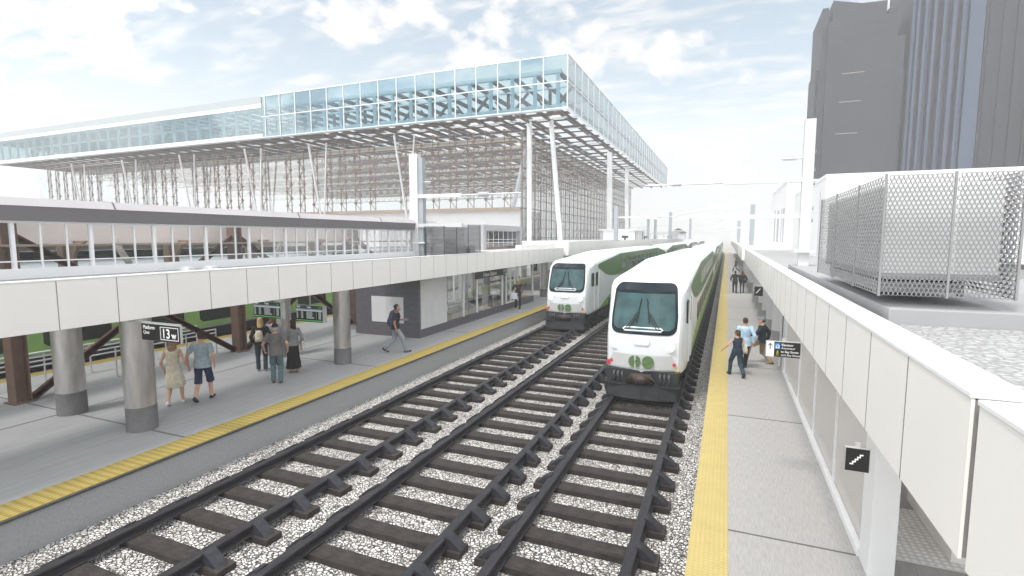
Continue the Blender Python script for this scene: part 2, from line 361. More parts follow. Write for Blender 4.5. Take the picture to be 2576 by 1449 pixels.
# ---------------------------------------------------------------- trains
TZ = [.30, .40, .7, 1.0, 1.3, 1.6, 1.9, 2.2, 2.5]
HW = 1.17
def halfw(z, ze, zt):
    if z <= .40: return HW - .10 + (z - .30)
    if z <= ze: return HW
    u = min(1, (z - ze) / (zt - ze)); return max(.03, HW * (1 - u ** 2.6) ** .5)
def rows(ze, zt): return TZ + [ze + (zt - ze) * u for u in (0, .3, .55, .75, .9, .97, 1)]
def front_y(x, z): return .34 * (abs(x) / HW) ** 2.3 + max(0, z - 1.40) * .36 + max(0, z - 2.75) * 1.5 + max(0, .9 - z) * .06
def ring(y, ze, zt, front=0, sc=1.0):
    R = rows(ze, zt); out = []
    for sgn in (1, -1):
        for z in (R if sgn == 1 else R[::-1]):
            x = sgn * halfw(z, ze, zt) * sc; out.append((x, y + front * front_y(x, z), z))
    return out
def car_body(secs, cab):
    mb = MB(); rings = []
    for i, (s_, ze, zt) in enumerate(secs):
        fr = {0: 1, 1: 1, 2: .92, 3: .62, 4: .12}.get(i, 0) if cab else 0
        rings.append(ring(s_, ze, zt, fr, {0: .86, 1: .915, 2: .96, 3: .99}.get(i, 1) if cab else 1))
    n = len(rings[0]); h = n // 2
    for k in range(len(rings) - 1):
        a, b = rings[k], rings[k + 1]
        for i in range(n):
            j = (i + 1) % n
            roof = (9 <= i < n - 10) and secs[k + 1][0] > .5
            mb.add([a[i], b[i], b[j], a[j]], [(0, 3, 2, 1)], 1 if roof else 0)
    # front face as rows of a grid, rear face flat
    f0 = rings[0]; R = [p[2] for p in f0[:h]]
    def fp(x, z, xe): return (x, secs[0][0] + (front_y(x, z) if cab else 0), z)
    for k in range(h - 1):
        for i in range(10):
            q = []
            for z, e, u in ((R[k], f0[k][0], i), (R[k], f0[k][0], i + 1), (R[k + 1], f0[k + 1][0], i + 1), (R[k + 1], f0[k + 1][0], i)):
                q.append(fp(-e + 2 * e * u / 10, z, e))
            mb.add(q, [(0, 1, 2, 3)], 0)
    mb.add(rings[-1], [tuple(range(n))], 0)
    return mb
def patch(mb, zs, xl, xr, off, m=0, nx=12):
    """a skin that follows the cab front"""
    for k in range(len(zs) - 1):
        for i in range(nx):
            q = []
            for kk, u in ((k, i), (k, i + 1), (k + 1, i + 1), (k + 1, i)):
                x = xl(zs[kk]) + (xr(zs[kk]) - xl(zs[kk])) * u / nx
                q.append((x, front_y(x, zs[kk]) - off, zs[kk]))
            mb.add(q, [(0, 1, 2, 3)], m)
    return mb
def bands(mb, cab, ln, full=False):
    for s in (-1, 1):
        x0, x1 = (HW - .01, HW + .012) if s > 0 else (-HW - .012, -HW + .01)
        if cab: up = [(2.35, 2.66), (2.30, 2.80), (2.5, 2.86), (8.6, 3.25), (28.5, 3.25), (35.2, 2.75), (ln - .1, 2.70), (ln - .1, 1.90), (10, 1.90), (6.8, 1.98), (5.2, 2.08), (4.2, 2.22), (3.2, 2.46)]
        else: up = [(.1, 1.90), (.1, 2.66), (.8, 2.72), (7, 3.25), (29, 3.25), (35.2, 2.75), (ln - .1, 2.70), (ln - .1, 1.90)]
        # split the outline into vertical strips so the faces stay flat and tidy
        mb.prism(up, 'x', x0, x1, 2)
        if full: mb.prism([(.1, .40), (.1, 1.88), (ln - .1, 1.88), (ln - .1, .40)], 'x', x0, x1, 3); continue
        lo = [(2.7 if cab else .1, .40), (5.3 if cab else .1, .92), (ln - .1, .92), (ln - .1, .40)]
        mb.prism(lo, 'x', x0, x1, 3)
def win(mb, s, y0, y1, z0, z1, off=.016, m=0, c=.07):
    x0, x1 = (HW - .01, HW + off) if s > 0 else (-HW - off, -HW + .01)
    mb.prism([(y0 + c, z0), (y1 - c, z0), (y1, z0 + c), (y1, z1 - c), (y1 - c, z1), (y0 + c, z1), (y0, z1 - c), (y0, z0 + c)], 'x', x0, x1, m); return mb
CABSEC = [(0, 2.55, 3.00), (.10, 2.64, 3.08), (.35, 2.76, 3.14), (.8, 2.84, 3.18), (2.0, 2.87, 3.21), (5.4, 3.07, 3.33), (8.5, 3.27, 3.45), (18, 3.27, 3.45), (28.5, 3.27, 3.45), (35.2, 2.77, 3.22), (36, 2.70, 3.18)]
COSEC = [(0, 2.70, 3.18), (.8, 2.77, 3.22), (7, 3.27, 3.45), (18, 3.27, 3.45), (29, 3.27, 3.45), (35.2, 2.77, 3.22), (36, 2.70, 3.18)]
mb = car_body(CABSEC, True); bands(mb, True, 36); CAB_ME = mb.mesh('cab_car', ['twhite', 'troof', 'tgreen', 'tgreenl'])
mb = car_body(COSEC, False); bands(mb, False, 36); COACH_ME = mb.mesh('coach', ['twhite', 'troof', 'tgreen', 'tgreenl'])
mb = car_body(COSEC, False); bands(mb, False, 36, True); COACHG_ME = mb.mesh('coach', ['twhite', 'troof', 'tgreenb', 'tgreenb'])
for me in (CAB_ME, COACH_ME, COACHG_ME):
    me.polygons.foreach_set('use_smooth', [True] * len(me.polygons)); me.set_sharp_from_angle(angle=rad(32))
WUP = win(MB(), 1, 0, 1.55, 2.26, 2.92, c=.12).mesh('window', 'twin'); WUPL = win(MB(), -1, 0, 1.55, 2.26, 2.92, c=.12).mesh('window', 'twin')
WLO = win(MB(), 1, 0, 1.75, 1.0, 1.72, c=.12).mesh('window', 'twin'); WLOL = win(MB(), -1, 0, 1.75, 1.0, 1.72, c=.12).mesh('window', 'twin')
und = MB().box(-1.02, 1.02, 1.2, 34.6, -.05, .33)
UND_ME = und.mesh('underframe', 'tblack')
bog = MB()
for dy in (-1.1, 1.1):
    for s in (-1, 1):
        bog.loft([[(s * .95 + dx, dy + .42 * math.cos(2 * math.pi * i / 20), 0.0 + .42 * math.sin(2 * math.pi * i / 20)) for i in range(20)] for dx in (-.06, .06)])
for s in (-1, 1): bog.box(s * 1.05 - .06, s * 1.05 + .06, -1.7, 1.7, -.08, .18)
BOG_ME = bog.mesh('bogie', 'tblack')
_b = MB(); _r = [(x, z) for x, _, z in ring(0, 3.272, 3.453) if z > 3.3]; _b.loft([[(x * 1.003, dy, z + dz_) for x, z in _r] for dy, dz_ in ((-.03, -.02), (-.03, .008), (.03, .008), (.03, -.02))]); RSEAM = _b.mesh('roof_seam', 'tgrey')
def smooth_patch(name, mats, parent, fn):
    b = MB(); fn(b); o = b.build(name, mats, parent)
    o.data.polygons.foreach_set('use_smooth', [True] * len(o.data.polygons)); return o
def disc(mb, cx_, cz, r, y0, m=0, a0=0, a1=360, n=28, yb=.03):
    pts = [(cx_ + r * math.cos(rad(a0 + (a1 - a0) * i / n)), cz + r * math.sin(rad(a0 + (a1 - a0) * i / n))) for i in range(n if a1 - a0 == 360 else n + 1)]
    mb.prism(pts, 'y', y0 - .012, y0 + yb, m)
def make_train(label, loc, cars, front=True):
    t = thing('train', label, 'train', loc, 0, 'green and white double deck trains')
    for c in range(cars):
        y0 = c * 36.5; isc = c == 0 and front
        car = link('cab_car' if isc else 'coach', CAB_ME if isc else COACH_ME if front else COACHG_ME, t, (0, y0, 0))
        link('underframe', UND_ME, car)
        for yy in (4.2, 31.8): link('bogie', BOG_ME, car, (0, yy, 0))
        if not front:
            for k in range(12): o = link('window', WLO, car, (.003, 1.5 + 2.8 * k, -.38)); o.scale.y = 1.2
            continue
        for k in range(1, 7): link('roof_seam', RSEAM, car, (0, 5.9 + 3.9 * k, 0)) if 5.9 + 3.9 * k < 28 else None
        if c < 3:
            for k in range(9): link('window', WUP, car, (0, 9.1 + 2.18 * k, 0)); link('window', WUPL, car, (0, 9.1 + 2.18 * k, 0))
            for k in range(12):
                if isc and k == 0: continue
                link('window', WLO, car, (0, 4.3 + 2.4 * k, 0)); link('window', WLOL, car, (0, 4.3 + 2.4 * k, 0))
        if not isc: continue
        # cab details
        hwz = lambda z: .95 - .07 * max(0, z - 2.0) - .03 * max(0, 2.0 - z)
        WZ = [1.50, 1.515, 1.54, 1.58, 1.64, 1.7, 2.0, 2.4, 2.74, 2.76, 2.82, 2.87, 2.91, 2.935, 2.95]
        rc = lambda z: .20 * (1 - math.sqrt(max(0, 1 - (1 - min(1, min(z - 1.5, 2.95 - z) / .2)) ** 2)))
        smooth_patch('windshield_frame', ['wsdark'], car, lambda b: patch(b, WZ, lambda z: -hwz(z) + rc(z), lambda z: hwz(z) - rc(z), .012))
        smooth_patch('windshield', ['wshield'], car, lambda b: patch(b, [1.63, 1.65, 1.69, 1.76, 2.0, 2.3, 2.66], lambda z: -hwz(z) + .07 + .13 * max(0, 1 - (z - 1.63) / .13) ** 2, lambda z: hwz(z) - .07 - .13 * max(0, 1 - (z - 1.63) / .13) ** 2, .024))
        b = MB(); b.tube([(-.52, front_y(.5, 1.60) - .05, 1.60), (-.56, front_y(.5, 1.66) - .05, 1.65), (-.5, front_y(.5, 1.69) - .05, 1.69), (.5, front_y(.5, 1.69) - .05, 1.69), (.56, front_y(.5, 1.66) - .05, 1.65), (.52, front_y(.5, 1.6) - .05, 1.60), (-.52, front_y(.5, 1.6) - .05, 1.60)], .028, 8)
        b.build('wiper_tray', 'twhite', car, smooth=True)
        for s in (-1, 1):
            b = MB(); P = lambda x, z, o=.075: (x, front_y(x, z) - o, z)
            b.tube([P(s * .40, 1.66), P(s * .12, 2.12)], .013, 6); b.tube([P(s * .47, 1.68), P(s * .17, 2.13)], .011, 6)
            b.tube([P(s * .19, 1.85), P(s * .08, 2.52)], .018, 6); b.tube([P(s * .12, 2.12), P(s * .16, 2.14)], .014, 6)
            b.build('wiper', 'black', car)
            b = MB(); disc(b, s * .77, 1.16, .15, front_y(.77, 1.16) - .015, 0); disc(b, s * .80, 1.17, .085, front_y(.77, 1.16) - .03, 1)
            b.build('headlight', ['twhite', 'lampw'], car, smooth=False, bevel=.01)
            b = MB(); disc(b, s * .98, .58 if s < 0 else .42, .075, front_y(.98, .5) - .05, 0, yb=.08); b.build('marker_light', 'lampr' if s < 0 else 'lampa', car)
            b = MB(); disc(b, s * .90, .66, .05, front_y(.9, .66) - .045, 0, yb=.06); b.build('marker_light', 'lampr', car)
        b = MB(); pl = []
        for sx_, sz_, a in ((1, 1, 0), (-1, 1, 90), (-1, -1, 180), (1, -1, 270)):
            for i in range(5):
                an = rad(a + 22.5 * i); pl.append((sx_ * .14 + .08 * math.cos(an), 1.33 + sz_ * .05 + .08 * math.sin(an)))
        b.prism(pl, 'y', -.03, .05, 0); disc(b, -.10, 1.33, .07, -.035, 1); disc(b, .10, 1.33, .07, -.035, 1)
        b.build('headlight', ['twhite', 'lampw'], car)
        # sloping nose panel with the two green letters
        b = MB(); zs = [.50, .54, .7, .88, .92]
        patch(b, zs, lambda z: -1.04 + (z - .5) * .5, lambda z: 1.04 - (z - .5) * .5, .035); b.build('nose_panel', 'tgrey', car)
        b = MB(); y = -.05
        disc(b, -.185, .72, .175, y, 0, 100, 260, 24); disc(b, .19, .735, .165, y, 0, 0, 180, 24); disc(b, .19, .70, .165, y, 0, 180, 360, 24)
        b.box(-.185, -.02, y - .012, y + .03, .715, .755); b.prism([(-.15, .695), (-.02, .695), (-.05, .60), (-.10, .56), (-.15, .55)], 'y', y - .012, y + .03); b.prism([(-.15, .775), (-.15, .892), (-.10, .878), (-.05, .84), (-.025, .775)], 'y', y - .012, y + .03)
        b.build('logo', 'tgreen', car)
        b = MB(); b.prism([(-1.06, .46), (1.06, .46), (1.0, .02), (-1.0, .02)], 'y', .03, .5); b.build('buffer_beam', 'tblack', car, bevel=.02)
        b = MB()
        b.box(-.30, .30, -.12, .1, .10, .36); b.ball((0, -.18, .24), .2, .16, .14); b.tube([(-.28, -.1, .30), (-.4, -.16, .2), (-.33, -.14, .06)], .035, 8); b.tube([(.28, -.1, .30), (.4, -.16, .2), (.33, -.14, .06)], .035, 8)
        b.build('coupler', 'rust', car, smooth=True)
        for x in (-.78, -.66, -.54, .54, .66, .78):
            b = MB(); b.tube([(x, .04, .38), (x, -.06, .33), (x + .02, -.07, .2), (x - .02, -.02, .1)], .028, 8)
            b.build('brake_hose', 'steelh', car, smooth=True)
        b = MB(); rg = []
        for x, z0, yb in ((-1.12, -.22, .35), (-1.0, -.36, .12), (-.5, -.38, .0), (0, -.38, -.04), (.5, -.38, .0), (1.0, -.36, .12), (1.12, -.22, .35)):
            rg.append([(x, yb - .10, z0), (x, yb + .0, z0), (x, yb + .02, .0), (x, yb - .04, .0)])
        b.loft(rg); b.box(-1.06, 1.06, .3, .9, -.2, .05); b.box(-1.08, 1.08, -.05, .25, .0, .06); b.build('snowplow', 'tblack', car)
        for s in (-1, 1):
            b = win(MB(), s, .95, 1.45, 1.75, 2.45, .018); b.build('window', 'twin', car)
            b = MB(); win(b, s, 1.6, 2.25, 1.72, 2.45, .03, 0, .04); win(b, s, 1.7, 2.15, 1.8, 2.38, .036, 1, .03); b.build('cab_door_window', ['black', 'twin'], car)
            b = MB(); x = s * (HW + .05); b.box(min(x, s * HW), max(x, s * HW), 1.52, 1.55, .5, 2.5); b.box(min(x, s * HW), max(x, s * HW), 2.42, 2.45, .5, 2.5); b.build('grab_rail', 'twhite', car)
    return t
make_train('nearest white and green train, its big windshield facing us beside the yellow edged platform', (-2.16, 15.0, 0), 4)
make_train('white and green train further back, on the track beside the left platform', (-7.56, 25.3, 0), 4)
tr = make_train('dark green train half hidden behind the columns of the left platform', (-22.3, -81.5, 0), 3, front=False)
# ---------------------------------------------------------------- canopies
def canopy(name_label, X, side, y0, y1, z0, z1, depth, pitch, roofm, first=None, group='white fascia canopies', cop=.22):
    """side +1: the roof lies at larger x than the fascia (right platform); -1: at smaller x"""
    t = thing('platform_canopy', name_label, 'canopy', (X, y0, 0), 0, group)
    ln = y1 - y0; a, b = (0.04, depth) if side > 0 else (-depth, -0.04)
    MB().box(a, b, 0, ln, z1 - .30, z1 - .06).build('roof', roofm, t)
    MB().box(a, b, 0, ln, z0 + .03, z0 + .12).build('soffit', 'white', t)
    a, b = (0.012, .045) if side > 0 else (-.045, -0.012)
    MB().box(a, b, .003, ln - .003, z0 + .01, z1 - .02).build('fascia_backing', 'seam', t)
    a, b = (-.012, cop) if side > 0 else (-cop, .012)
    MB().box(a, b, -.002, ln + .002, z1 - .012, z1 + .02).build('coping', 'whitec', t, bevel=.006)
    k = 0; y = 0 if first is None else first - pitch * math.ceil(first / pitch)
    cache = {}; seams = []
    while y < ln - .02:
        ya, yb = max(0, y) + .006, min(ln, y + pitch) - .006
        a, b = (-.004, .012) if side > 0 else (-.012, .004)
        if yb - ya > .03:
            key = round(yb - ya, 3)
            if key not in cache: cache[key] = MB().box(a, b, 0, key, z0, z1 - .013).mesh('fascia_panel', 'white')
            o = link('fascia_panel', cache[key], t, (0, ya, 0)); k += 1
        y += pitch; seams.append(y)
    a, b = (-.0065, 0) if side > 0 else (0, .0065)
    sm = MB().box(a, b, -.007, .007, z0 + .001, z1 - .014).mesh('panel_joint', 'seam')
    for y in seams[:-1]: link('panel_joint', sm, t, (0, y, 0))
    a, b = (.03, min(depth, 3)) if side > 0 else (-depth, -.03)
    MB().box(a, b, -.01, .0, z0, z1 - .02).build('end_cap', 'white', t)
    return t
LZ0, LZ1 = 2.60, 3.515
canopy('long white panelled canopy over the left platform with grey gravel on its roof', -11.3, -1, -6, 37.4, LZ0, LZ1, 1.95, 1.017, 'roofgravel', 11.5)
canopy('far white canopy beyond the left canopy, with wide panels beside the second train', -10.95, -1, 37.6, 150, 2.93, 3.98, 9, 9.0, 'offwhite')
RZ0, RZ1 = 2.60, 3.487
canopy('long white panelled canopy over the right platform carrying the big perforated screen', 1.2, 1, 3.30, 40, RZ0, RZ1, 3.7, 1.005, 'whitegravel', 0, cop=.26)
canopy('nearest white canopy piece at the right edge of the picture', 1.215, 1, -3, 3.255, 2.57, 3.465, 3.2, 3.2, 'whitegravel', 0)
canopy('far white canopy on the right platform beyond the mast', 1.05, 1, 42, 150, 2.6, 3.55, 9, 1.2, 'offwhite')

def vent(x, y, z, lab):
    t = thing('roof_vent', lab, 'vent', (x, y, z), 0, None)
    MB().cyl(0, 0, 0, .085, .06).build('vent_pipe', 'whitec', t, bevel=.006)
    MB().tube([(0, 0, .085), (0, 0, .13), (.012, 0, .14), (.03, 0, .13)], .011, 8).build('hook', 'whitec', t, smooth=True)
vent(2.22, 4.95, RZ1 - .06, 'small white vent pipe standing on the white gravel of the right canopy')
def grill(x, y, z, lab, g):
    t = thing('roof_grill', lab, 'vent', (x, y, z), 0, g)
    b = MB(); b.loft([[(-.16, -.11, 0), (.16, -.11, 0), (.16, .11, 0), (-.16, .11, 0)], [(-.11, -.07, .09), (.11, -.07, .09), (.11, .07, .09), (-.11, .07, .09)]])
    b.build('hood', 'whitec', t)
    for i in range(5): MB().box(.085, .165, -.075 + i * .034, -.062 + i * .034, .02, .10).build('slat', 'whitec', t)
grill(-12.85, 9.1, LZ1 - .06, 'white grilled roof vent on the left canopy, nearer of the pair', 'grilled vents on the left canopy roof')
grill(-12.85, 9.75, LZ1 - .06, 'white grilled roof vent on the left canopy, further of the pair', 'grilled vents on the left canopy roof')
grill(2.75, 4.55, RZ1 - .06, 'white grilled roof vent on the right canopy at the picture edge', None)

# ---------------------------------------------------------------- columns and braces under the left canopy
CG = 'round metal columns of the left platform'
def round_column(x, y, lab, h=2.62, r=.30, g=CG, hb=.55, m='colm', mb_='colbase'):
    t = thing('round_column', lab, 'column', (x, y, 0), 0, g)
    MB().cyl(0, 0, hb, h, r, 40).build('shaft', m, t, smooth=False)
    MB().cyl(0, 0, 0, hb, r + .004, 40).build('base_band', mb_, t)
    for ch in t.children: ch.data.set_sharp_from_angle(angle=rad(30)); ch.data.polygons.foreach_set('use_smooth', [True] * len(ch.data.polygons))
    return t
round_column(-12.05, 7.27, 'round metal column beside the Platform 13w sign')
round_column(-14.75, 7.3, 'round metal column behind and left of the Platform 13w sign')
round_column(-12.05, 13.9, 'round metal column between the train boards and the grey kiosk', r=.28)
round_column(-14.75, 13.93, 'round metal column behind the group under the train boards', r=.28)
round_column(-12.2, 35.5, 'nearest of the far round columns past the glass stair shelter', r=.28)
round_column(-12.2, 38.2, 'middle of the far round columns past the glass stair shelter', r=.28, h=2.95)
round_column(-12.2, 41.5, 'farthest of the far round columns past the glass stair shelter', r=.28, h=2.95)
def steel_column(x, y, lab, h=5.0):
    t = thing('steel_column', lab, 'column', (x, y, 0), 0, 'brown steel columns')
    b = MB(); b.box(-.19, .19, -.17, -.14, 0, h).box(-.19, .19, .14, .17, 0, h).box(-.03, .03, -.14, .14, 0, h); b.build('shaft', 'brown', t)
    MB().box(-.26, .26, -.24, .24, 0, .03).build('base_plate', 'brown', t)
    b = MB()
    for i in range(10):
        for s in (-1, 1): b.ball((.195, s * .155, .3 + i * .5), .012, .012, .012, 6, 4)
    b.build('rivets', 'brown', t)
sy = [.62, 7.26, 13.9, 20.54, 27.2, 33.8]
for i, y in list(enumerate(sy))[1:]:
    steel_column(-16.95, y, ['brown steel column out of view at the near end', 'brown steel column at the left edge behind the round columns', 'brown steel column between the two train boards and the walking couple', 'brown steel column beside the grey kiosk wall', 'brown steel column behind the glass stair shelter, near end', 'brown steel column behind the glass stair shelter, far end'][i])
def brace(p, q, lab, g='diagonal rusty braces', w_=.16):
    o = MB().beam(p, q, w_, w_ * .8).beam((p[0] + .07, p[1], p[2]), (q[0] + .07, q[1], q[2]), .02, w_ * 1.25).build('diagonal_brace', 'red'); tag(o, lab, 'brace', g)
for i, lab in ((1, ('rising away from the leftmost brown column', 'falling towards us, ending at the leftmost brown column head')), (2, ('rising from the brown column behind the boards', 'leaning towards the brown column by the kiosk')), (3, ('rising behind the kiosk glass', 'falling behind the kiosk glass'))):
    brace((-16.86, sy[i] + .2, .08), (-16.86, sy[i + 1] - .2, 4.30), 'rusty diagonal brace ' + lab[0])
    brace((-17.02, sy[i + 1] - .2, .08), (-17.02, sy[i] + .2, 4.30), 'rusty diagonal brace ' + lab[1])
# ramp hand rails beside the far edge
def handrail(x0, y0, x1, y1, lab, n=5):
    t = thing('platform_handrail', lab, 'handrail', (0, 0, 0), 0, 'white handrails on the left platform')
    for dz in (.80, .93): MB().tube([(x0, y0, dz), (x1, y1, dz)], .022, 8).build('rail', 'whitem', t)
    for k in range(n):
        u = k / (n - 1); x = x0 + (x1 - x0) * u; y = y0 + (y1 - y0) * u
        MB().tube([(x, y, 0), (x, y, .93)], .024, 8).cyl(x, y, 0, .02, .07, 12).build('post', 'alu', t)
handrail(-17.3, 6.4, -17.3, 13.2, 'pair of white handrails along the far side of the left platform', 7)
handrail(-18.6, 6.2, -18.6, 13.4, 'pair of white handrails nearest the dark green train', 7)

# ---------------------------------------------------------------- glazed train shed above the left canopy
SX = -13.25
t = thing('train_shed', 'low glazed train shed with a grey roof edge above the left canopy', 'train shed', (0, 0, 0))
MB().box(SX - .06, SX + .10, -6, 22.0, 3.46, 3.665).build('sill', 'whitec', t)
o = MB().box(SX - .02, SX + .05, -6, 22, 4.585, 4.635).build('head_rail', 'whitem', t)
MB().prism([(SX + .14, 4.637), (SX + .20, 4.93), (SX - .30, 4.93), (SX - .30, 4.637)], 'y', -6, 22.0).build('roof_fascia', 'slab', t)
MB().prism([(SX + .205, 4.932), (SX + .10, 5.10), (SX - .9, 5.14), (SX - .9, 4.932)], 'y', -6, 22.0).build('roof_edge', 'slabl', t)
MB().box(-18.4, -17.62, -6, 22, 4.70, 4.90).build('roof', 'slab', t); MB().box(-17.6, SX - .31, -6, 22, 4.86, 4.90).build('added_skylight', 'g_clear', t)  # unseen glass roof strip, added to let daylight onto the inner panel
MB().box(-25.5, -21.2, -6, 24, 4.70, 4.90).build('roof', 'slab', t)
for y in (3.3, 7.6, 13.2, 17.6): MB().prism([(SX + .215, 4.935), (SX + .115, 5.105), (SX - .2, 5.13), (SX - .2, 4.935)], 'y', y, y + .03).build('roof_joint', 'slab', t)
mu = MB().box(SX - .005, SX + .045, -.014, .014, 3.665, 4.586).mesh('mullion', 'whitem'); mu2 = MB().box(SX - .03, SX + .06, -.03, .03, 3.665, 4.586).mesh('mullion', 'whitem')
k = 0; y = 1.6
while y < 22:
    link('mullion', mu2 if k % 3 == 0 else mu, t, (0, y, 0)); y += .464; k += 1
MB().box(SX + .0, SX + .03, -6, 22, 3.80, 3.825).build('transom', 'whitem', t)
MB().box(SX + .008, SX + .016, -6, 22, 3.666, 4.584).build('glazing', 'g_clear', t)
MB().box(-25.4, -25.2, -6, 30, 3.75, 4.70).build('back_wall', 'beige', t); MB().box(-25.4, -25.2, -6, 30, -.6, 3.74).build('back_wall', 'dark', t)
MB().box(-17.3, -16.7, -6, 34, 4.06, 4.12).build('eaves_beam', 'tan', t)
MB().box(-17.6, -17.5, -6, 22, 4.10, 4.90).build('inner_panel', 'beige', t)
for y in (3.6, 8.9, 12.0, 15.3, 18.6):
    b = MB(); b.box(-18.1, -17.8, y, y + .35, 3.4, 4.3); n = 10
    pr = [(-17.8, 4.2), (-16.9, 4.2)] + [(-17.8 + .9 * math.cos(rad(90 * i / n)), 3.3 + .85 * math.sin(rad(90 * i / n))) for i in range(1, n)] + [(-17.8, 4.0)]
    b.prism([(-17.8, 3.2), (-17.8, 4.2), (-16.9, 4.2), (-17.3, 4.05), (-17.6, 3.7)], 'y', y + .12, y + .22); b.build('bracket', 'brown2', t)
for y, s in ((6.3, 1), (10.6, -1), (16.2, 1), (19.3, -1)): MB().beam((-17.5, y, 3.3), (-17.5, y + .5 * s, 4.2), .10, .16).build('strut', 'offwhite', t)
# the grey framed window at the shed's far end
t = thing('roof_pavilion', 'grey framed pavilion with a white window on the left roof', 'pavilion', (-13.1, 27.3, 0))
b = MB(); b.box(-3.0, 0, 0, .42, 3.5, 5.04).box(-3.0, 0, 5.8, 6.2, 3.5, 5.04).box(-3.0, 0, .42, 5.8, 4.72, 5.04); b.build('frame', 'dark', t).data.materials[0] = M['farg']
MB().box(-2.9, -.9, .42, 5.8, 3.5, 3.85).box(-2.4, -2.3, .42, 5.8, 3.85, 4.7).build('inner_wall', 'deck', t)
for k in range(8): MB().box(-.28, -.24, .42 + .76 * k, .455 + .76 * k, 3.7, 4.71).build('mullion', 'whitem', t)
for z in (3.95, 4.15, 4.68): MB().box(-.275, -.245, .46, 5.8, z, z + .03).build('transom', 'whitem', t)
for y in (1.6, 3.6): MB().beam((-1.2, y, 4.1), (-1.2, y + .9, 4.7), .1, .14).beam((-1.3, y + .9, 4.1), (-1.3, y, 4.7), .1, .14).build('cross_brace', 'brown2', t)
MB().box(-.262, -.256, .46, 5.8, 3.74, 4.68).build('glazing', 'g_clear', t)
o = MB().box(-13.4, -11.6, 26.0, 36.8, 3.50, 3.56).build('roof_slab', 'deck'); tag(o, 'cream flat roof slab in front of the grey framed pavilion', 'roof slab')
o = MB().box(-12.4, -12.0, 30.5, 37.3, 3.56, 3.80).build('parapet_wall', 'offwhite'); tag(o, 'low pale parapet wall right of the grey framed pavilion', 'wall')

# ---------------------------------------------------------------- kiosk and glass stair shelter on the left platform
t = thing('platform_kiosk', 'grey walled kiosk with a pale double panel on the left platform', 'kiosk', (0, 0, 0))
MB().box(-15.3, -11.995, 18.6, 18.75, .36, 2.6).build('front_wall', 'kiosk', t)
MB().box(-12.12, -11.98, 18.752, 20.35, .36, 2.6).build('side_wall', 'kioskl', t)
MB().box(-15.3, -15.15, 18.752, 20.35, .36, 2.6).build('side_wall', 'kiosk', t)
MB().box(-15.15, -12.13, 20.2, 20.35, .36, 2.6).build('rear_wall', 'kiosk', t)
MB().box(-15.32, -11.965, 18.585, 20.35, .0, .359).build('base', 'kbase', t)
for a, b in ((-14.42, -13.60), (-13.585, -12.76)): MB().box(a, b, 18.575, 18.599, .60, 1.73).build('panel', 'panel', t)
t = thing('stair_shelter', 'glass walled stair shelter behind the Union Station sign', 'shelter', (0, 0, 0))
MB().box(-12.10, -11.965, 20.352, 32.7, 0, .36).box(-15.3, -15.17, 20.352, 32.7, 0, .36).box(-15.17, -12.10, 32.57, 32.7, 0, .30).build('base', 'kbase', t)
for y0, y1 in ((21.0, 24.2), (24.25, 27.5), (27.62, 29.9), (29.95, 32.65)):
    MB().box(-12.04, -12.025, y0, y1, .36, 2.6).build('glass_panel', 'g_clear', t); MB().box(-15.24, -15.225, y0, y1, .36, 2.6).build('glass_panel', 'g_clear', t)
MB().box(-12.1, -11.985, 20.352, 20.98, .36, 2.6).build('end_panel', 'kioskl', t)
for y in (22.7, 24.22, 27.56, 29.92, 32.67): MB().box(-12.07, -11.98, y - .035, y + .035, .36, 2.6).box(-15.27, -15.18, y - .035, y + .035, .36, 2.6).build('mullion', 'whitem', t)
for y in (23.4, 25.7, 28.7, 31.5): MB().box(-13.9, -13.5, y, y + .34, 0, 2.6).build('pier', 'mastd', t).data.materials[0] = M['curb']
for k in range(9): MB().box(-15.1, -12.6, 22.6 + .34 * k, 22.94 + .34 * k, 0, .16 * (9 - abs(k - 4) * 1.0) * .6 + .03).build('step', 'offwhite', t)
for x in (-12.35,):
    MB().tube([(x, 20.6, 1.03), (x, 27.2, 1.03)], .03, 8).build('rail', 'whitem', t)
    for k in range(7): MB().tube([(x, 20.8 + 1.03 * k, .0), (x, 20.8 + 1.03 * k, 1.03)], .022, 8).build('rail_post', 'alu', t)
for k in range(2): MB().tube([(-13.2 - 1.2 * k, 21, .5), (-13.2 - 1.2 * k, 22.4, .9), (-13.2 - 1.2 * k, 25.4, 1.9)], .022, 8).build('stair_rail', 'alu', t)
MB().box(-12.06, -11.99, 28.1, 29.5, .36, .44).box(-12.06, -11.99, 28.1, 28.18, .44, 2.2).box(-12.06, -11.99, 29.42, 29.5, .44, 2.2).box(-12.06, -11.99, 28.18, 29.42, 2.12, 2.2).box(-12.06, -11.99, 28.76, 28.84, .44, 2.12).build('door_frame', 'whitem', t)

# ---------------------------------------------------------------- right platform shelter below the canopy
t = thing('glass_shelter', 'pale glass shelter wall under the right canopy with a white base', 'shelter', (0, 0, 0))
MB().box(1.78, 1.98, 7.9, 18.2, 0, .10).build('base', 'whitec', t)
for a, b in ((7.92, 10.0), (10.06, 12.3), (12.36, 14.8), (14.86, 18.15)): MB().box(1.86, 1.875, a, b, .10, 2.6).build('glass_panel', 'g_bright', t)
for y in (10.03, 12.33, 14.83): MB().box(1.83, 1.905, y - .028, y + .028, .10, 2.6).build('mullion', 'whitem', t)
MB().box(1.80, 2.08, 7.4, 7.88, 0, 2.6).build('pier', 'whitec', t, bevel=.01)
MB().box(1.82, 2.4, 18.2, 18.9, 0, 2.6).build('pier', 'whitec', t)
MB().box(3.93, 3.945, 2, 19, .0, 2.6).build('glass_panel', 'g_clear', t)
MB().box(2.31, 3.9, 12.4, 12.55, 0, 2.6).build('cross_wall', 'floorw', t)
o = MB().box(1.86, 3.9, -2, 7.24, .002, .012).build('floor_sheet', 'floorw', t)
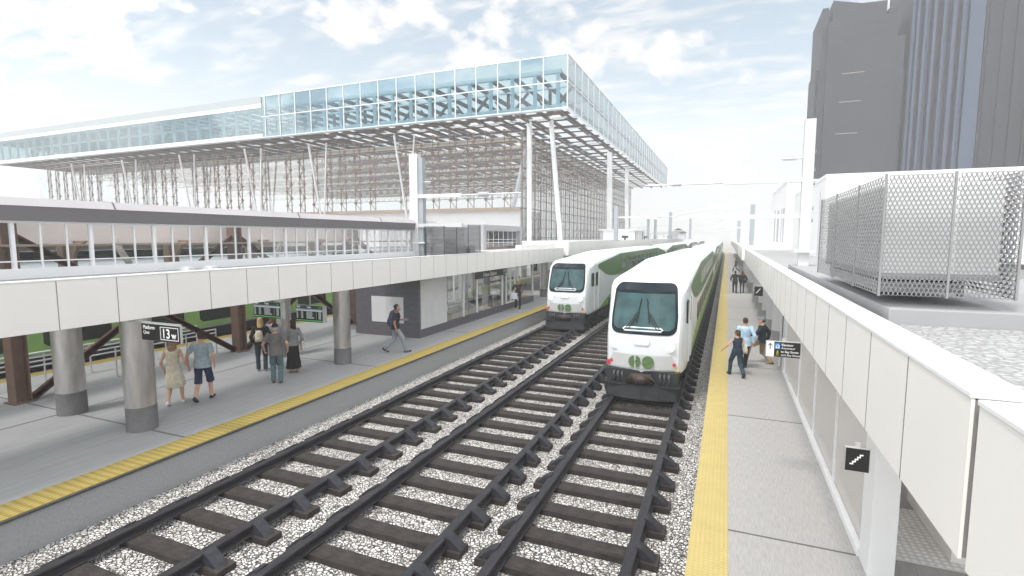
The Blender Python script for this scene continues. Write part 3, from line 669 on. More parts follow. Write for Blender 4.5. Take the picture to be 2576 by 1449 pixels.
MB().box(2.05, 3.4, 8.0, 9.6, .003, .014).build('tactile_tile', 'tileb', t); MB().box(2.35, 3.3, 5.9, 7.0, .013, .022).build('tactile_tile', 'tileb', t)
MB().tube([(2.2, 8.9, .95), (2.2, 12.2, 1.02)], .03, 8).build('rail', 'whitem', t)
for y in (9.1, 10.6, 12.1): MB().box(2.18, 2.22, y, y + .05, 0, .97).build('rail_post', 'whitem', t)
for k in range(6): MB().box(2.9, 3.85, 8.2 + .3 * k, 8.5 + .3 * k, .003, .17 * (k + 1)).build('step', 'floorw', t)
for s in (2.85, 3.8): MB().tube([(s, 7.9, .9), (s, 10.2, 2.1)], .025, 8).build('stair_rail', 'alu', t)
t = thing('louvre_screen', 'narrow dark louvre strip with a wavy white edge beside the right shelter', 'louvre', (1.80, 19.0, 0))
MB().box(0, .10, 0, .35, 0, 2.6).build('backing', 'seam', t)
b = MB()
for k in range(26): b.prism([(.02, .03 + .098 * k), (.24, .03 + .098 * k), (.13, .10 + .098 * k)], 'x', -.05, .0)
b.build('slats', 'whitec', t)
for i, y in enumerate((22.0, 25.0, 28.0, 31.2, 34.4, 37.8, 45, 49, 53, 57, 61)):
    round_column(1.95, y, 'round pale column under the right canopy, ' + ('nearest of the row', 'second of the row', 'third of the row', 'fourth of the row', 'fifth of the row', 'sixth of the row', 'seventh of the row', 'eighth of the row', 'ninth of the row', 'tenth of the row', 'farthest of the row')[i], r=.24, g='round pale columns under the right canopy', hb=.75, m='panel', mb_='curb')
for i, y in enumerate((23.2, 29.4, 35.8)):
    o = MB().box(2.5, 2.62, y, y + 2.6, 0, 2.6).build('partition_wall', 'offwhite'); tag(o, 'pale partition wall between the pale columns of the right platform, ' + ('nearest', 'middle', 'farthest')[i], 'wall', 'partition walls on the right platform')
t = thing('end_railing', 'thin grey railing at the far end of the right platform', 'railing', (1.0, 62, 0))
for z in (.5, 1.0): MB().box(-1.0, .8, -.02, .02, z, z + .05).build('rail', 'mast', t)
for x in (-1.0, -.1, .75): MB().box(x, x + .05, -.03, .03, 0, 1.0).build('post', 'mast', t)

# ---------------------------------------------------------------- perforated screens
def perf(mb, O, U, V, nu, nv, pu, pv, fill=.37, th=.006, seg=12):
    O, U, V = Vector(O), Vector(U), Vector(V); Nn = U.cross(V).normalized() * th
    for j in range(nv):
        for i in range(nu):
            cu = (i + .5 + (.5 if j % 2 else 0)) * pu; cv = (j + .5) * pv
            if cu > nu * pu: continue
            inn = [O + U * (cu + pu * fill * math.cos(2 * math.pi * k / seg)) + V * (cv + pv * 1.10 * fill * math.sin(2 * math.pi * k / seg)) for k in range(seg)]
            out = []
            for k in range(seg):
                a = 2 * math.pi * k / seg; c, s_ = math.cos(a), math.sin(a); e = max(abs(c), abs(s_))
                out.append(O + U * (cu + pu * .5 * c / e) + V * (cv + pv * .5 * s_ / e))
            vs = inn + out + [p + Nn for p in inn]; fs = []
            for k in range(seg):
                q = (k + 1) % seg; fs += [(k, q, seg + q, seg + k), (k, 2 * seg + k, 2 * seg + q, q)]
            mb.add(vs, fs)
    return mb
t = thing('perforated_screen', 'large light grey perforated metal screen on the right canopy roof', 'screen', (1.46, 6.32, 3.70), 0, None)
for a, b in ((0, .555), (.575, 1.09)):
    n = round((b - a) / .0405); perf(MB(), (a + .006, 0, .01), (1, 0, 0), (0, 0, 1), n, 28, (b - a - .012) / n, .0432).build('front_panel', 'perf', t)
for a, b in ((0.03, 1.16), (1.2, 2.52), (2.56, 3.85)):
    n = 10; perf(MB(), (0, a, .01), (0, 1, 0), (0, 0, 1), n, 28, (b - a) / n, .0432).build('side_panel', 'perf', t)
    perf(MB(), (1.09, a, .01), (0, 1, 0), (0, 0, 1), n, 28, (b - a) / n, .0432, seg=8).build('side_panel', 'perf', t)
for x, y in ((0, 0), (.565, .004), (1.09, 0), (0, 1.18), (0, 2.54), (0, 3.87), (1.09, 3.87)): MB().box(x - .010, x + .010, y - .010, y + .010, 0, 1.235).build('post', 'perf', t)
t = thing('rooftop_unit', 'white rooftop unit on legs inside the large perforated screen', 'rooftop unit', (1.46, 6.32, 3.65))
MB().box(.07, 1.03, .22, 3.6, .27, 1.20).build('casing', 'whitec', t, bevel=.01); MB().box(.06, 1.04, .21, 3.61, .22, .269).build('skirt', 'curb', t)
MB().box(.10, .85, .55, 3.4, .06, .17).build('duct', 'brown2', t).data.materials[0] = M['curb']
for x in (.14, .92):
    for y in (.8, 3.5): MB().box(x, x + .05, y, y + .05, .0, .22).build('leg', 'mastd', t)
o = MB().box(1.62, 4.8, 6.24, 15.6, RZ1 - .07, RZ1 + .10).build('roof_curb', 'curb', bevel=.012); tag(o, 'grey raised curb under the large perforated screen', 'curb'); o.location.x = -.08
t = thing('perforated_screen', 'small dark perforated screen beside the left mast on the left canopy', 'screen', (-11.52, 20.0, 3.50), 0, None)
perf(MB(), (-.98, 0, .0), (1, 0, 0), (0, 0, 1), 18, 22, .0545, .0585, seg=8).build('front_panel', 'perfd', t)
for a, b, h in ((0.02, 1.15, 22), (1.18, 2.3, 22), (2.33, 3.6, 24)):
    perf(MB(), (0, a, 0), (0, 1, 0), (0, 0, 1), 11, h, (b - a) / 11, .0585, seg=8).build('side_panel', 'perfd', t)
for x, y, h in ((-.98, 0, 1.29), (0, 0, 1.29), (0, 1.165, 1.29), (0, 2.315, 1.42), (0, 3.61, 1.42)): MB().box(x - .016, x + .016, y - .016, y + .016, 0, h).build('post', 'dark', t)
t = thing('rooftop_unit', 'grey rooftop unit inside the small dark perforated screen', 'rooftop unit', (-11.52, 20.0, 3.46))
MB().box(-.85, -.15, .3, 3.3, .0, .42).box(-.80, -.3, .5, 1.6, .42, .75).build('casing', 'mast', t); MB().box(-.14, -.06, 2.35, 2.6, 0, .3).build('control_box', 'dark', t)
o = MB().box(-12.6, -12.3, 20.3, 23.4, 3.46, 4.75).build('screen_backing', 'mast'); tag(o, 'plain grey backing wall behind the small perforated screen', 'wall')

# ---------------------------------------------------------------- catenary masts
MG = 'catenary masts'
def coil(b, x0, x1, y, z, r, n=9):
    for k in range(n):
        x = x0 + (x1 - x0) * (k + .5) / n; d = abs(x1 - x0) / n * .28
        b.loft([[(x + dx, y + r * math.cos(2 * math.pi * i / 12), z + r * math.sin(2 * math.pi * i / 12)) for i in range(12)] for dx in (-d, d)])
t = thing('catenary_mast', 'tall pale catenary mast on the right canopy, left of the perforated screen', 'mast', (1.80, 14.96, 0), 0, MG)
MB().box(-.12, .12, -.12, .12, 3.42, 7.20).build('pole', 'mast', t, bevel=.01)
MB().box(-.24, .24, -.24, .24, 3.92, 3.98).build('collar', 'mast', t)
b = MB().box(-1.94, -.12, -.05, .05, 5.68, 5.79); b.build('upper_arm', 'mast', t)
b = MB().tube([(-1.94, 0, 5.735), (-3.95, 0, 5.735)], .022, 8); coil(b, -3.25, -3.0, 0, 5.735, .055); b.build('insulator_rod', 'alu', t)
MB().box(-1.96, -.12, -.05, .05, 4.78, 4.89).build('lower_arm', 'mast', t); MB().tube([(-1.96, 0, 4.835), (-3.0, 0, 4.83)], .012, 6).build('rod', 'alu', t)
b = MB().tube([(-.12, 0, 6.27), (-.62, 0, 6.27)], .02, 8); coil(b, -.58, -.25, 0, 6.27, .05, 8); b.build('insulator', 'alu', t)
for z in (6.4, 5.95, 5.62, 5.0, 4.7): MB().box(.12, .17, -.02, .02, z - .015, z + .015).box(.15, .165, -.02, .02, z - .015, z + .07).build('clamp', 'mastd', t)
t = thing('catenary_mast', 'tall pale catenary mast on the left canopy beside the small dark screen', 'mast', (-13.05, 20.27, 0), 0, MG)
MB().box(-.30, .12, -.16, .16, 3.42, 8.02).build('pole', 'mast', t, bevel=.01)
MB().box(.125, .36, -.10, .16, 3.42, 7.85).build('side_plate', 'mastd', t)
MB().box(-.55, .55, -.2, .2, 4.02, 4.09).build('collar', 'whitem', t)
for z in (6.05, 4.75): MB().box(.12, 2.35, -.17, -.04, z, z + .16).build('cantilever_arm', 'mast', t)
b = MB().tube([(2.35, -.1, 6.13), (5.1, -.1, 6.13)], .035, 8); coil(b, 3.15, 3.6, -.1, 6.13, .10); b.tube([(4.3, -.1, 6.2), (4.3, -.1, 5.95)], .05, 8); b.build('insulator_rod', 'mast', t)
b = MB().tube([(.36, -.02, 6.75), (.75, -.02, 6.77)], .02, 8); coil(b, .45, .72, -.02, 6.76, .05, 6); b.build('insulator', 'mast', t)
def mast(x, y, z0, h, w_, arms, lab, horn=False):
    t = thing('catenary_mast', lab, 'mast', (x, y, z0), 0, MG)
    MB().box(-w_ / 2, w_ / 2, -w_ / 2, w_ / 2, 0, h).build('pole', 'mastd', t); MB().box(-w_, w_, -w_, w_, 0, .06).build('base_plate', 'mastd', t)
    for z, ln in arms:
        MB().box(min(0, ln * .5), max(0, ln * .5), -.07, .07, z, z + .15).build('cantilever_arm', 'mast', t)
        b = MB().tube([(ln * .5, 0, z + .08), (ln, 0, z + .08)], .035, 6); coil(b, ln * .68, ln * .76, 0, z + .08, .09, 5); b.build('insulator_rod', 'mast', t)
    if horn:
        x0 = arms[0][1]
        MB().tube([(x0, 0, arms[0][0] + .08), (x0, 0, arms[0][0] + .25), (x0 + horn * .66, 0, arms[0][0] + .75), (x0 + horn, 0, arms[0][0] + .55)], .04, 6).build('bent_pole', 'mast', t)
        xh = x0 + horn; z = arms[0][0] + .55
        MB().box(xh - .05, xh + .05, -.05, .05, z, z + 1.3).box(xh - 1.1, xh + .4, -.05, .05, z + 1.25, z + 1.35).box(xh - 1.0, xh - .9, -.04, .04, z + 1.35, z + 2.1).build('horn_bracket', 'mast', t)
mast(-9.5, 48, 3.95, 3.15, .34, ((2.1, 5.4), (.9, 2.4)), 'grey catenary mast standing before the small far white building', horn=4.4)
mast(-8.6, 88, 3.95, 4.4, .45, ((2.6, 5.0), (1.3, 4.0)), 'far grey catenary mast behind the nearest train roofs')
mast(-13.2, 96, 3.95, 3.6, .45, ((2.0, -7), (.9, 2.0)), 'far grey catenary mast, left of a close pair', horn=-3)
mast(-12.2, 98, 3.95, 3.6, .45, ((2.4, 5),), 'far grey catenary mast, right of a close pair')
mast(-7.5, 120, 3.95, 4.4, .45, ((2.6, 6), (1.2, 6)), 'farthest grey catenary mast on the left side')
mast(2.3, 58, 3.5, 4.1, .42, ((2.5, -4.0), (1.7, -4.0)), 'grey catenary mast on the far right canopy, nearest of two')
mast(1.6, 86, 3.5, 4.2, .45, ((3.0, -4.2), (1.9, -3.0)), 'grey catenary mast on the far right canopy, farthest of two')
# ---------------------------------------------------------------- glass atrium
AX, AY, AZ0, AZ1, AL, AB = -14.87, 50.0, 16.9, 22.0, -122.0, 141.0
t = thing('glass_atrium', 'huge flat roofed glass atrium with a teal glass band raised on columns', 'atrium', (0, 0, 0))
MB().box(-55, AX, AY, AY + .02, AZ0, AZ1).build('front_glass', 'g_teal', t)
MB().box(AL, -55, AY, AY + .02, AZ0 + .5, AZ1 - 1.4).build('front_glass', 'g_teal', t)
MB().box(AX - .02, AX, AY + .03, AB, AZ0, AZ1).build('side_glass', 'g_side', t)
MB().box(AL, -55, AY - .05, AY + .2, AZ1 - .87, AZ1).build('roof_band', 'bandg', t)
MB().box(AL, -55, AY - .03, AY + .2, AZ1 - 1.4, AZ1 - .87).build('roof_band', 'whitem', t)
MB().box(AL, -55, AY - .03, AY + .2, AZ0, AZ0 + .5).build('lower_band', 'whitem', t)
for z in (AZ0 + .03, 19.45, AZ1 - .03): MB().box(-55, AX + .06, AY - .06, AY + .05, z - .045, z + .045).box(AX - .05, AX + .06, AY + .06, AB, z - .045, z + .045).build('glass_rail', 'whitem', t)
me = MB().box(-.045, .045, -.07, .06, AZ0, AZ1).mesh('mullion', 'whitem')
for k in range(17): link('mullion', me, t, (AX - 2.47 * k, AY, 0))
me = MB().box(-.05, .06, -.04, .04, AZ0, AZ1).mesh('mullion', 'whitem')
for k in range(1, 35): link('mullion', me, t, (AX, AY + 2.66 * k, 0))
# pale steel frame just behind the front glass
MB().box(AL, AX - .9, AY + .8, AY + 1.15, 20.55, 20.95).build('top_chord', 'steell', t)
MB().box(AL, AX - .9, AY + .8, AY + 1.15, 17.0, 17.5).build('bottom_chord', 'steell', t)
me = MB().box(-.17, .17, AY + .85, AY + 1.1, 17.5, 20.55).mesh('frame_post', 'steell')
for k in range(43): link('frame_post', me, t, (AX - 1.25 - 2.47 * k, 0, 0))
me = MB().box(-.15, .15, AY + 1.2, AB - .5, 20.52, 20.92).mesh('roof_beam', 'steel')
for k in range(43): link('roof_beam', me, t, (AX - 1.25 - 2.47 * k, 0, 0))
me = MB().box(-.09, .09, AY + 1.2, AB - .5, 17.05, 17.28).mesh('soffit_beam', 'soffit')
for k in range(43): link('soffit_beam', me, t, (AX - 1.25 - 2.47 * k, 0, 0))
for k in range(26):
    y = AY + 3.2 + 3.4 * k
    MB().box(AL, AX - .9, y, y + (.5 if k % 2 else 1.0), 17.29, 17.36).build('soffit_board', 'soffit', t)
for k in range(13): MB().box(AL, AX - .9, AY + 5 + 6.8 * k, AY + 5.3 + 6.8 * k, 20.3, 20.5).build('purlin', 'steell', t)
rt = random.Random(11)
for k in range(21):
    x = AX - 3.5 - 4.94 * k; y = AY + 5.2
    b = MB().box(x - .14, x + .14, y - .14, y + .14, 17.5, 20.3)
    b.beam((x, y, 17.6), (x + 2.4, y, 20.2), .2, .26).beam((x, y, 17.6), (x - 1.6, y, 19.6), .16, .2)
    b.build('truss_strut', 'steel', t)
# lattice columns of the inner glass wall
def lattice(h, wd, n, ax='x'):
    b = MB(); z0 = 7.9
    P = (lambda u, z: (u, 0, z)) if ax == 'x' else (lambda u, z: (0, u, z))
    for s in (-1, 1): b.beam(P(s * wd / 2, z0), P(s * wd / 2, z0 + h), .075, .075)
    for k in range(n):
        za = z0 + h * k / n; zb = z0 + h * (k + 1) / n; s = 1 if k % 2 else -1
        b.beam(P(-s * wd / 2, za), P(s * wd / 2, zb), .06, .06); b.beam(P(-wd / 2 - .25, zb), P(wd / 2 + .25, zb), .07, .07)
        b.box(*(sum(((p - .13, p + .13) for p in P(s * wd / 2, zb)), ())))
    return b
me = lattice(9.1, .85, 9).mesh('lattice_column', 'lattice')
x = -24.6; k = 0
while x > AL:
    link('lattice_column', me, t, (x, 58, 0)); k += 1; x -= 2.47 if k % 7 else 4.9
MB().box(AL, -22.9, 57.7, 58.3, 7.55, 7.9).build('sill_beam', 'tan', t)
MB().box(AL, -23, 58.02, 58.04, 7.9, 16.9).build('inner_glass', 'g_pale', t)
MB().box(-22.98, -22.96, 58.05, 135, 3.0, 16.9).build('inner_glass', 'g_pale', t)
MB().box(AL, -23.0, 58.4, 66, -.5, 7.54).build('base_wall', 'farw', t)
me = MB().box(-.07, .07, -.07, .07, 3.0, 16.9).mesh('wall_post', 'lattice')
for k in range(34): link('wall_post', me, t, (-22.8, 58.2 + 2.25 * k, 0))
for k in range(11): MB().box(-22.85, -22.7, 58.3, 133, 4.2 + 1.2 * k, 4.28 + 1.2 * k).build('wall_girt', 'tan' if k % 3 else 'lattice', t)
for zz, y0_, y1_ in ((4.2, 0, 2.25), (6.6, 4.5, 2.25), (10.2, 0, 2.25), (12.6, 4.5, 2.25)):
    me = MB().beam((0, y0_, zz), (0, y1_, zz + 1.2), .05, .05).mesh('wall_brace', 'steell')
    for k in range(16): link('wall_brace', me, t, (-22.65, 58.2 + 4.5 * k, 0))
for y, z in ((62, 16.3), (67.5, 16.2), (75, 16.1), (84, 16.0), (95, 16.0), (108, 15.9), (124, 15.9)):
    b = MB().box(-118, -25, y - .1, y + .1, z, z + .16).box(-118, -25, y - .1, y + .1, z - 1.5, z - 1.34); xx = -117
    while xx < -27: b.beam((xx, y, z - 1.4), (xx + 1.0, y, z), .08, .08).beam((xx + 1.0, y, z), (xx + 2.0, y, z - 1.4), .08, .08); xx += 2.0
    b.build('roof_truss', 'lattice', t); MB().box(-118, -25, y - 2.0, y + 1.6, z + .25, z + .32).build('ceiling_panel', 'deckt', t)
for p, q, w_ in (((-21.0, 56, -.5), (-21.05, 56, 17.2), .5), ((-16.9, 56, -.5), (-18.5, 56, 17.2), .45), ((-17.0, 81, -.5), (-17.0, 80, 17.2), .7), ((-16.9, 96, -.5), (-17.6, 98, 17.2), .6), ((-23.6, 61, 6), (-22.4, 60, 17.2), .4), ((-26.0, 62, 6), (-22.9, 61, 17.2), .4)):
    MB().beam(p, q, w_, w_).build('column', 'whitem', t, bevel=.05)
for x in (-38, -52, -64, -78, -92, -106):
    MB().beam((x, 57, 5), (x - 1.3, 56, 17.1), .2, .2).beam((x, 57, 5), (x + 1.3, 56.6, 17.1), .16, .16).build('column', 'whitem', t)

TS = .58
# ---------------------------------------------------------------- towers and far buildings
t = thing('tower', 'tall grey tower with a stepped top behind the right mast', 'tower', (23.6 * TS, 180 * TS, 4.3 - 4.3 * TS)); t.scale = (TS, TS, TS)
MB().box(1.4, 18.3, 0, 24, -5.2, 66.5).build('shaft', 'tower1', t)
MB().prism([(2.4, 66.5), (2.4, 72.6), (9.5, 70.8), (15.6, 70.6), (15.6, 66.5)], 'y', 1, 20).build('crown', 'tower1', t)
MB().box(-.2, 1.38, 1.0, 20, -5.2, 70.8).box(-.9, -.22, 3, 18, -5.2, 54).build('pilaster', 'tower1', t)
MB().box(16.2, 18.4, 2.0, 20, 66.5, 68.6).box(18.32, 20.2, .4, 22, -5.2, 60.5).box(20.2, 21.3, 3, 22, -5.2, 52).build('pilaster', 'tower1', t)
b = MB()
for k in range(22):
    z = 4 + k * 2.9
    for j in range(9): b.box(2.1 + j * 1.8, 3.2 + j * 1.8, -.03, .02, z, z + .06)
b.build('ledge', 'tower3', t)
for z in (12, 31, 40, 48):
    MB().box(3 + z * .05, 8.5 + z * .05, -.10, -.04, z + 3.4, z + 3.55).build('ledge', 'tan', t)
t = thing('tower', 'taller dark tower with blue vertical fins behind the perforated screen', 'tower', (45 * TS, 180 * TS, 4.3 - 4.3 * TS)); t.scale = (TS, TS, TS)
xs = [0, 1.0, 1.7, 2.6, 3.3, 4.6, 5.4, 6.7, 7.3, 8.8, 9.8, 10.8, 11.5, 12.6, 16.0]
rt = random.Random(5)
MB().box(0, 16, 1.0, 25, -5.2, 118).build('shaft', 'tower3', t)
for i in range(len(xs) - 1):
    if i % 2 == 0: continue
    MB().box(xs[i], xs[i + 1] - .12, -.2 - rt.random() * .8, 1.05, -5.2, 118).build('fin', 'tower2', t)
for i in range(0, len(xs) - 1, 4): MB().cyl(xs[i] + .5, .6, -5.2, 118, .42, 12).build('fin', 'tower2', t)
MB().box(16.02, 25.5, -.4, 25, -5.2, 118).box(25.5, 26.2, .4, 25, -5.2, 118).box(26.2, 42, -.2, 25, -5.2, 118).build('wing', 'tower3', t)

for k in range(9): MB().box(16.6 + k * 2.9, 17.1 + k * 2.9, -.85, -.2, -5.2, 118).build('rib', 'tower3', t)
def block(name, lab, x0, x1, y0, y1, z0, z1, m='farw', wins=(), cat='building', roofover=.25):
    t = thing(name, lab, cat, (x0, y0, z0)); W, D, Hh = x1 - x0, y1 - y0, z1 - z0
    MB().box(0, W, 0, D, 0, Hh).build('wall', m, t)
    MB().box(-roofover, W + roofover, -roofover, D + roofover, Hh, Hh + .14).build('roof', m, t)
    for side, a, b, za, zb in wins:
        if side == 'x': MB().box(-.02, .03, a, b, za, zb).build('window', 'farg', t)
        elif side == 'X': MB().box(W - .03, W + .02, a, b, za, zb).build('window', 'dark', t)
        else: MB().box(a, b, -.02, .03, za, zb).build('window', 'farg', t)
    return t
block('station_building', 'white building behind the right mast, nearest of the two', 3.7, 13.5, 25, 36, 3.3, 6.75, 'farw', [('x', 1.2, 1.26, .2, 3.0), ('x', 3.6, 3.68, .2, 3.0), ('x', 6, 6.06, .2, 3.0), ('y', .6, .66, .2, 2.6)], roofover=.02)
block('station_building', 'white building further back on the right, taller of the two', 3.9, 12, 43, 56, 3.3, 8.3, 'farw', [('x', .8, 1.6, .6, 3.2), ('x', 2.6, 3.1, .6, 3.2), ('x', 5, 6.6, .6, 3.2), ('x', 8.5, 9.5, .6, 3.4)], roofover=.05)
block('roof_hut', 'low white hut with dark edges on the far left roof', -15.9, -11.3, 70, 78, 3.95, 5.25, 'farw', [('y', .02, .35, 0, 1.25), ('X', .3, .6, 0, 1.2), ('X', 6.5, 7.2, 0, 1.2)])
block('roof_shed', 'long low far building with a grey flat roof', -18.0, -10.6, 108, 128, 3.95, 5.3, 'farw', [('y', 1 + i * 1.3, 1.1 + i * 1.3, .2, 1.1) for i in range(5)])
t = thing('roof_shed', 'small far house with a dark pitched roof', 'building', (-12.6, 132, 3.95))
MB().box(0, 3, 0, 6, 0, 1.4).build('wall', 'farw', t); MB().prism([(-.3, 1.4), (3.3, 1.4), (1.5, 2.6)], 'y', -.3, 6.3).build('roof', 'dark', t)
for x, y, s in ((-11.9, 66, .35), (-12.4, 86, .4), (-9.6, 98, .4)):
    o = MB().box(-s, s, -s, s, .25, .55).box(-s * .3, s * .3, -s * .3, s * .3, 0, .25).build('roof_vent', 'dark', loc=(x, y, 3.96)); tag(o, 'small dark vent on the far white canopy, ' + {66: 'nearest', 86: 'middle', 98: 'farthest'}[y] + ' of three', 'vent', 'small dark vents on the far canopy')

o = MB().box(-24.6, -24.3, 30.2, 62, -.6, 3.6).build('backdrop_wall', 'farw'); tag(o, 'long white wall beyond the far track, added as a bright backdrop behind the glass stair shelter', 'wall')  # added to brighten what shows through the stair shelter glass

# ---------------------------------------------------------------- signs (all hang facing us, towards -Y)
def sign_box(name, lab, x0, x1, y, z0, z1, cat='sign', face='ink', d=.05, g=None):
    t = thing(name, lab, cat, ((x0 + x1) / 2, y, z0), 0, g); W, H = x1 - x0, z1 - z0
    MB().box(-W / 2, W / 2, 0, d, 0, H).build('frame', 'alu', t, bevel=.004)
    MB().box(-W / 2 + .006, W / 2 - .006, -.004, .002, .006, H - .006).build('face', face, t)
    return t, W, H
def hanger(t, x, z, h, y=.025, w_=.02): MB().box(x - w_, x + w_, y - .015, y + .015, z, z + h).build('hanger', 'alu', t)
t, W, H = sign_box('platform_sign', 'black hanging sign reading Platform Quai 13w before the round column', -11.12, -9.94, 6.82, 2.19, 2.545, g=None)
MB().box(-W / 2 - .5, W / 2, .01, .04, H, H + .03).box(-W / 2 - .5, -W / 2 - .46, -.0, .05, H - .02, H + .16).build('hanger', 'alu', t)
text('Platform', t, -.53, -.006, H - .115, .105, bold=.001); text('Quai', t, -.53, -.006, H - .215, .098)
text('13', t, .04, -.006, .085, .27, bold=.003, sx=.95); text('w', t, .335, -.006, .085, .2, bold=.002, sx=.95)
b = MB()
for x0, x1, z0, z1 in ((.0, .54, .045, .057), (.0, .54, .298, .31), (.0, .012, .057, .298), (.528, .54, .057, .298)): b.box(x0, x1, -.008, -.002, z0, z1)
b.build('border', 'signw', t)
def board(lab, x0, x1, y, z0, z1, hang):
    t, W, H = sign_box('departure_board', lab, x0, x1, y, z0, z1, 'board', 'ink', .10, 'departure boards')
    MB().box(W / 2, W / 2 + .05, .02, .12, .01, H - .01).build('side_case', 'alu', t)
    hanger(t, .0, H, hang, .05, .018)
    MB().box(-W / 2 + .012, W / 2 - .012, -.007, -.003, H * .80, H - .012).build('header', 'scr_t', t)
    MB().box(-W / 2 + .012, W / 2 - .012, -.007, -.003, .035, .062).build('footer', 'scr_g', t)
    text('10:25', t, -W / 2 + .035, -.009, H * .86, .075, 'scr_w', bold=.001); text('Train', t, 0, -.009, H * .85, .08, 'scr_w', 'CENTER', bold=.001)
    b = MB(); r = .019
    for i, cx_ in enumerate((W / 2 - .12, W / 2 - .075)):
        for k in range(14):
            if (i == 0 and k in (0, 1, 13)) : continue
            a = rad(360 * k / 14); b.beam((cx_ + r * math.cos(a), -.008, H * .89 + r * math.sin(a)), (cx_ + r * math.cos(a + .5), -.008, H * .89 + r * math.sin(a + .5)), .008, .008)
    b.box(W / 2 - .118, W / 2 - .10, -.010, -.006, H * .89 - .004, H * .89 + .004)
    b.build('logo', 'scr_g', t)
    b = MB(); rr = random.Random(4)
    for z, hgt in ((H * .755, .010), (H * .70, .012), (H * .66, .012)): b.box(-W / 2 + .015, W / 2 - .015, -.006, -.003, z, z + hgt)
    b.build('rule_line', 'scr_w', t)
    b = MB()
    for k in range(8):
        z = H * .60 - k * H * .055
        for xa, xb in ((.03, .09), (.20, .28), (.40, .40 + rr.uniform(.2, .3)), (.76, .775), (.85, .94)):
            b.box(-W / 2 + W * xa, -W / 2 + W * xb, -.006, -.003, z, z + H * .018)
    b.build('text_rows', 'scr_w', t)
    return t
board('departure board reading 10:25 Train above the blonde person', -12.77, -11.72, 11.0, 1.97, 2.44, .2)
board('departure board reading 10:25 Train right of the person in a long skirt', -12.72, -11.62, 12.55, 1.62, 2.15, .5)
t, W, H = sign_box('wayfinding_sign', 'black sign with a white arrow field pointing to Elevator and Bay Street', .668, 1.185, 9.5, 2.315, 2.58)
hanger(t, 0, H, .06)
MB().box(-W / 2 + .008, -W / 2 + .125, -.007, -.003, .008, H - .008).build('arrow_field', 'signw', t)
xa = -W / 2 + .066; b = MB().box(xa - .006, xa + .006, -.010, -.006, .13, .225); b.beam((xa, -.008, .23), (xa - .034, -.008, .19), .006, .014, up=(0, 1, 0)); b.beam((xa, -.008, .23), (xa + .034, -.008, .19), .006, .014, up=(0, 1, 0)); b.build('arrow', 'ink', t)
MB().box(-.12, -.045, -.007, -.003, .14, .235).build('elevator_icon', 'signb', t)
b = MB()
for x0, x1, z0, z1 in ((-.111, -.054, .150, .154), (-.111, -.054, .198, .202), (-.111, -.107, .154, .198), (-.058, -.054, .154, .198), (-.072, -.063, .157, .186), (-.100, -.092, .172, .186), (-.100, -.080, .160, .170)): b.box(x0, x1, -.010, -.006, z0, z1)
for x, s in ((-.09, 1), (-.074, -1)): b.prism([(x - .006, .212 if s > 0 else .222), (x + .006, .212 if s > 0 else .222), (x, .212 + (.012 if s > 0 else -.002))], 'y', -.010, -.006)
b.ball((-.0675, -.008, .191), .004, .002, .004, 8, 5)
b.build('icon_figure', 'signw', t)
b = MB(); X = -.082; F = lambda u, v: (X + u * .001, -.008, .02 + v * .001)
b.ball(F(2, 82), .010, .003, .010, 10, 6)
for p, q, w_ in (((0, 72), (-2, 42), 17), ((-2, 42), (-20, 4), 9), ((0, 42), (12, 22), 9), ((12, 22), (16, 2), 8), ((-2, 68), (-16, 46), 7), ((3, 68), (14, 50), 7), ((14, 50), (22, 44), 6)): b.beam(F(*p), F(*q), .004, w_ * .001, up=(0, 1, 0))
b.build('walker_icon', 'signy', t)
text('Elevator', t, -.025, -.006, .195, .052, bold=.0006); text('Ascenseur', t, -.025, -.006, .142, .048)
text('to Bay Street', t, -.03, -.006, .082, .048, bold=.0006); text('vers Bay Street', t, -.03, -.006, .028, .046)
def stair_sign(lab, x0, x1, y, z0, z1):
    t, W, H = sign_box('stair_sign', lab, x0, x1, y, z0, z1, 'sign', 'ink', .04, 'black stair signs'); hanger(t, 0, H, .04)
    b = MB(); n = 5; st = W * .095; x = -W * .30; z = H * .30
    for k in range(n):
        b.box(x, x + st + W * .05, -.008, -.003, z, z + H * .05)
        if k < n - 1: b.box(x + st, x + st + W * .05, -.008, -.003, z + H * .05, z + H * .10)
        x += st; z += H * .10
    b.build('stair_icon', 'signw', t)
stair_sign('black stair sign nearest us, below the right canopy edge', 1.035, 1.225, 5.2, 2.245, 2.46)
stair_sign('black stair sign further along the right canopy, by the pale columns', .96, 1.25, 20.2, 2.22, 2.575)
stair_sign('black stair sign under the left canopy past the glass shelter', -12.25, -11.80, 33.0, 2.03, 2.56)
t = thing('station_sign', 'long black sign reading Union Station under the left canopy edge', 'sign', (-11.93, 23.8, 2.12))
MB().box(-.05, .0, 0, 3.7, .0, .42).build('frame', 'alu', t); MB().box(.0, .006, .02, 3.68, .008, .41).build('face', 'ink', t)
text('Union Station', t, .010, 1.86, .085, .33, align='CENTER', rz=rad(90), bold=.003, sx=.95)

# ---------------------------------------------------------------- haze
hz = struct(MB().box(-700, 700, -70, 640, -2.4, 125).build('haze', 'white'), 'stuff')
hm = bpy.data.materials.new('haze'); hm.use_nodes = True; ht = hm.node_tree; ht.nodes.clear()
pv = ht.nodes.new('ShaderNodeVolumePrincipled'); pv.inputs['Color'].default_value = (.97, .975, .98, 1); pv.inputs['Density'].default_value = .0019; pv.inputs['Anisotropy'].default_value = .15
ho = ht.nodes.new('ShaderNodeOutputMaterial'); ht.links.new(pv.outputs[0], ho.inputs['Volume'])
hz.data.materials.clear(); hz.data.materials.append(hm)
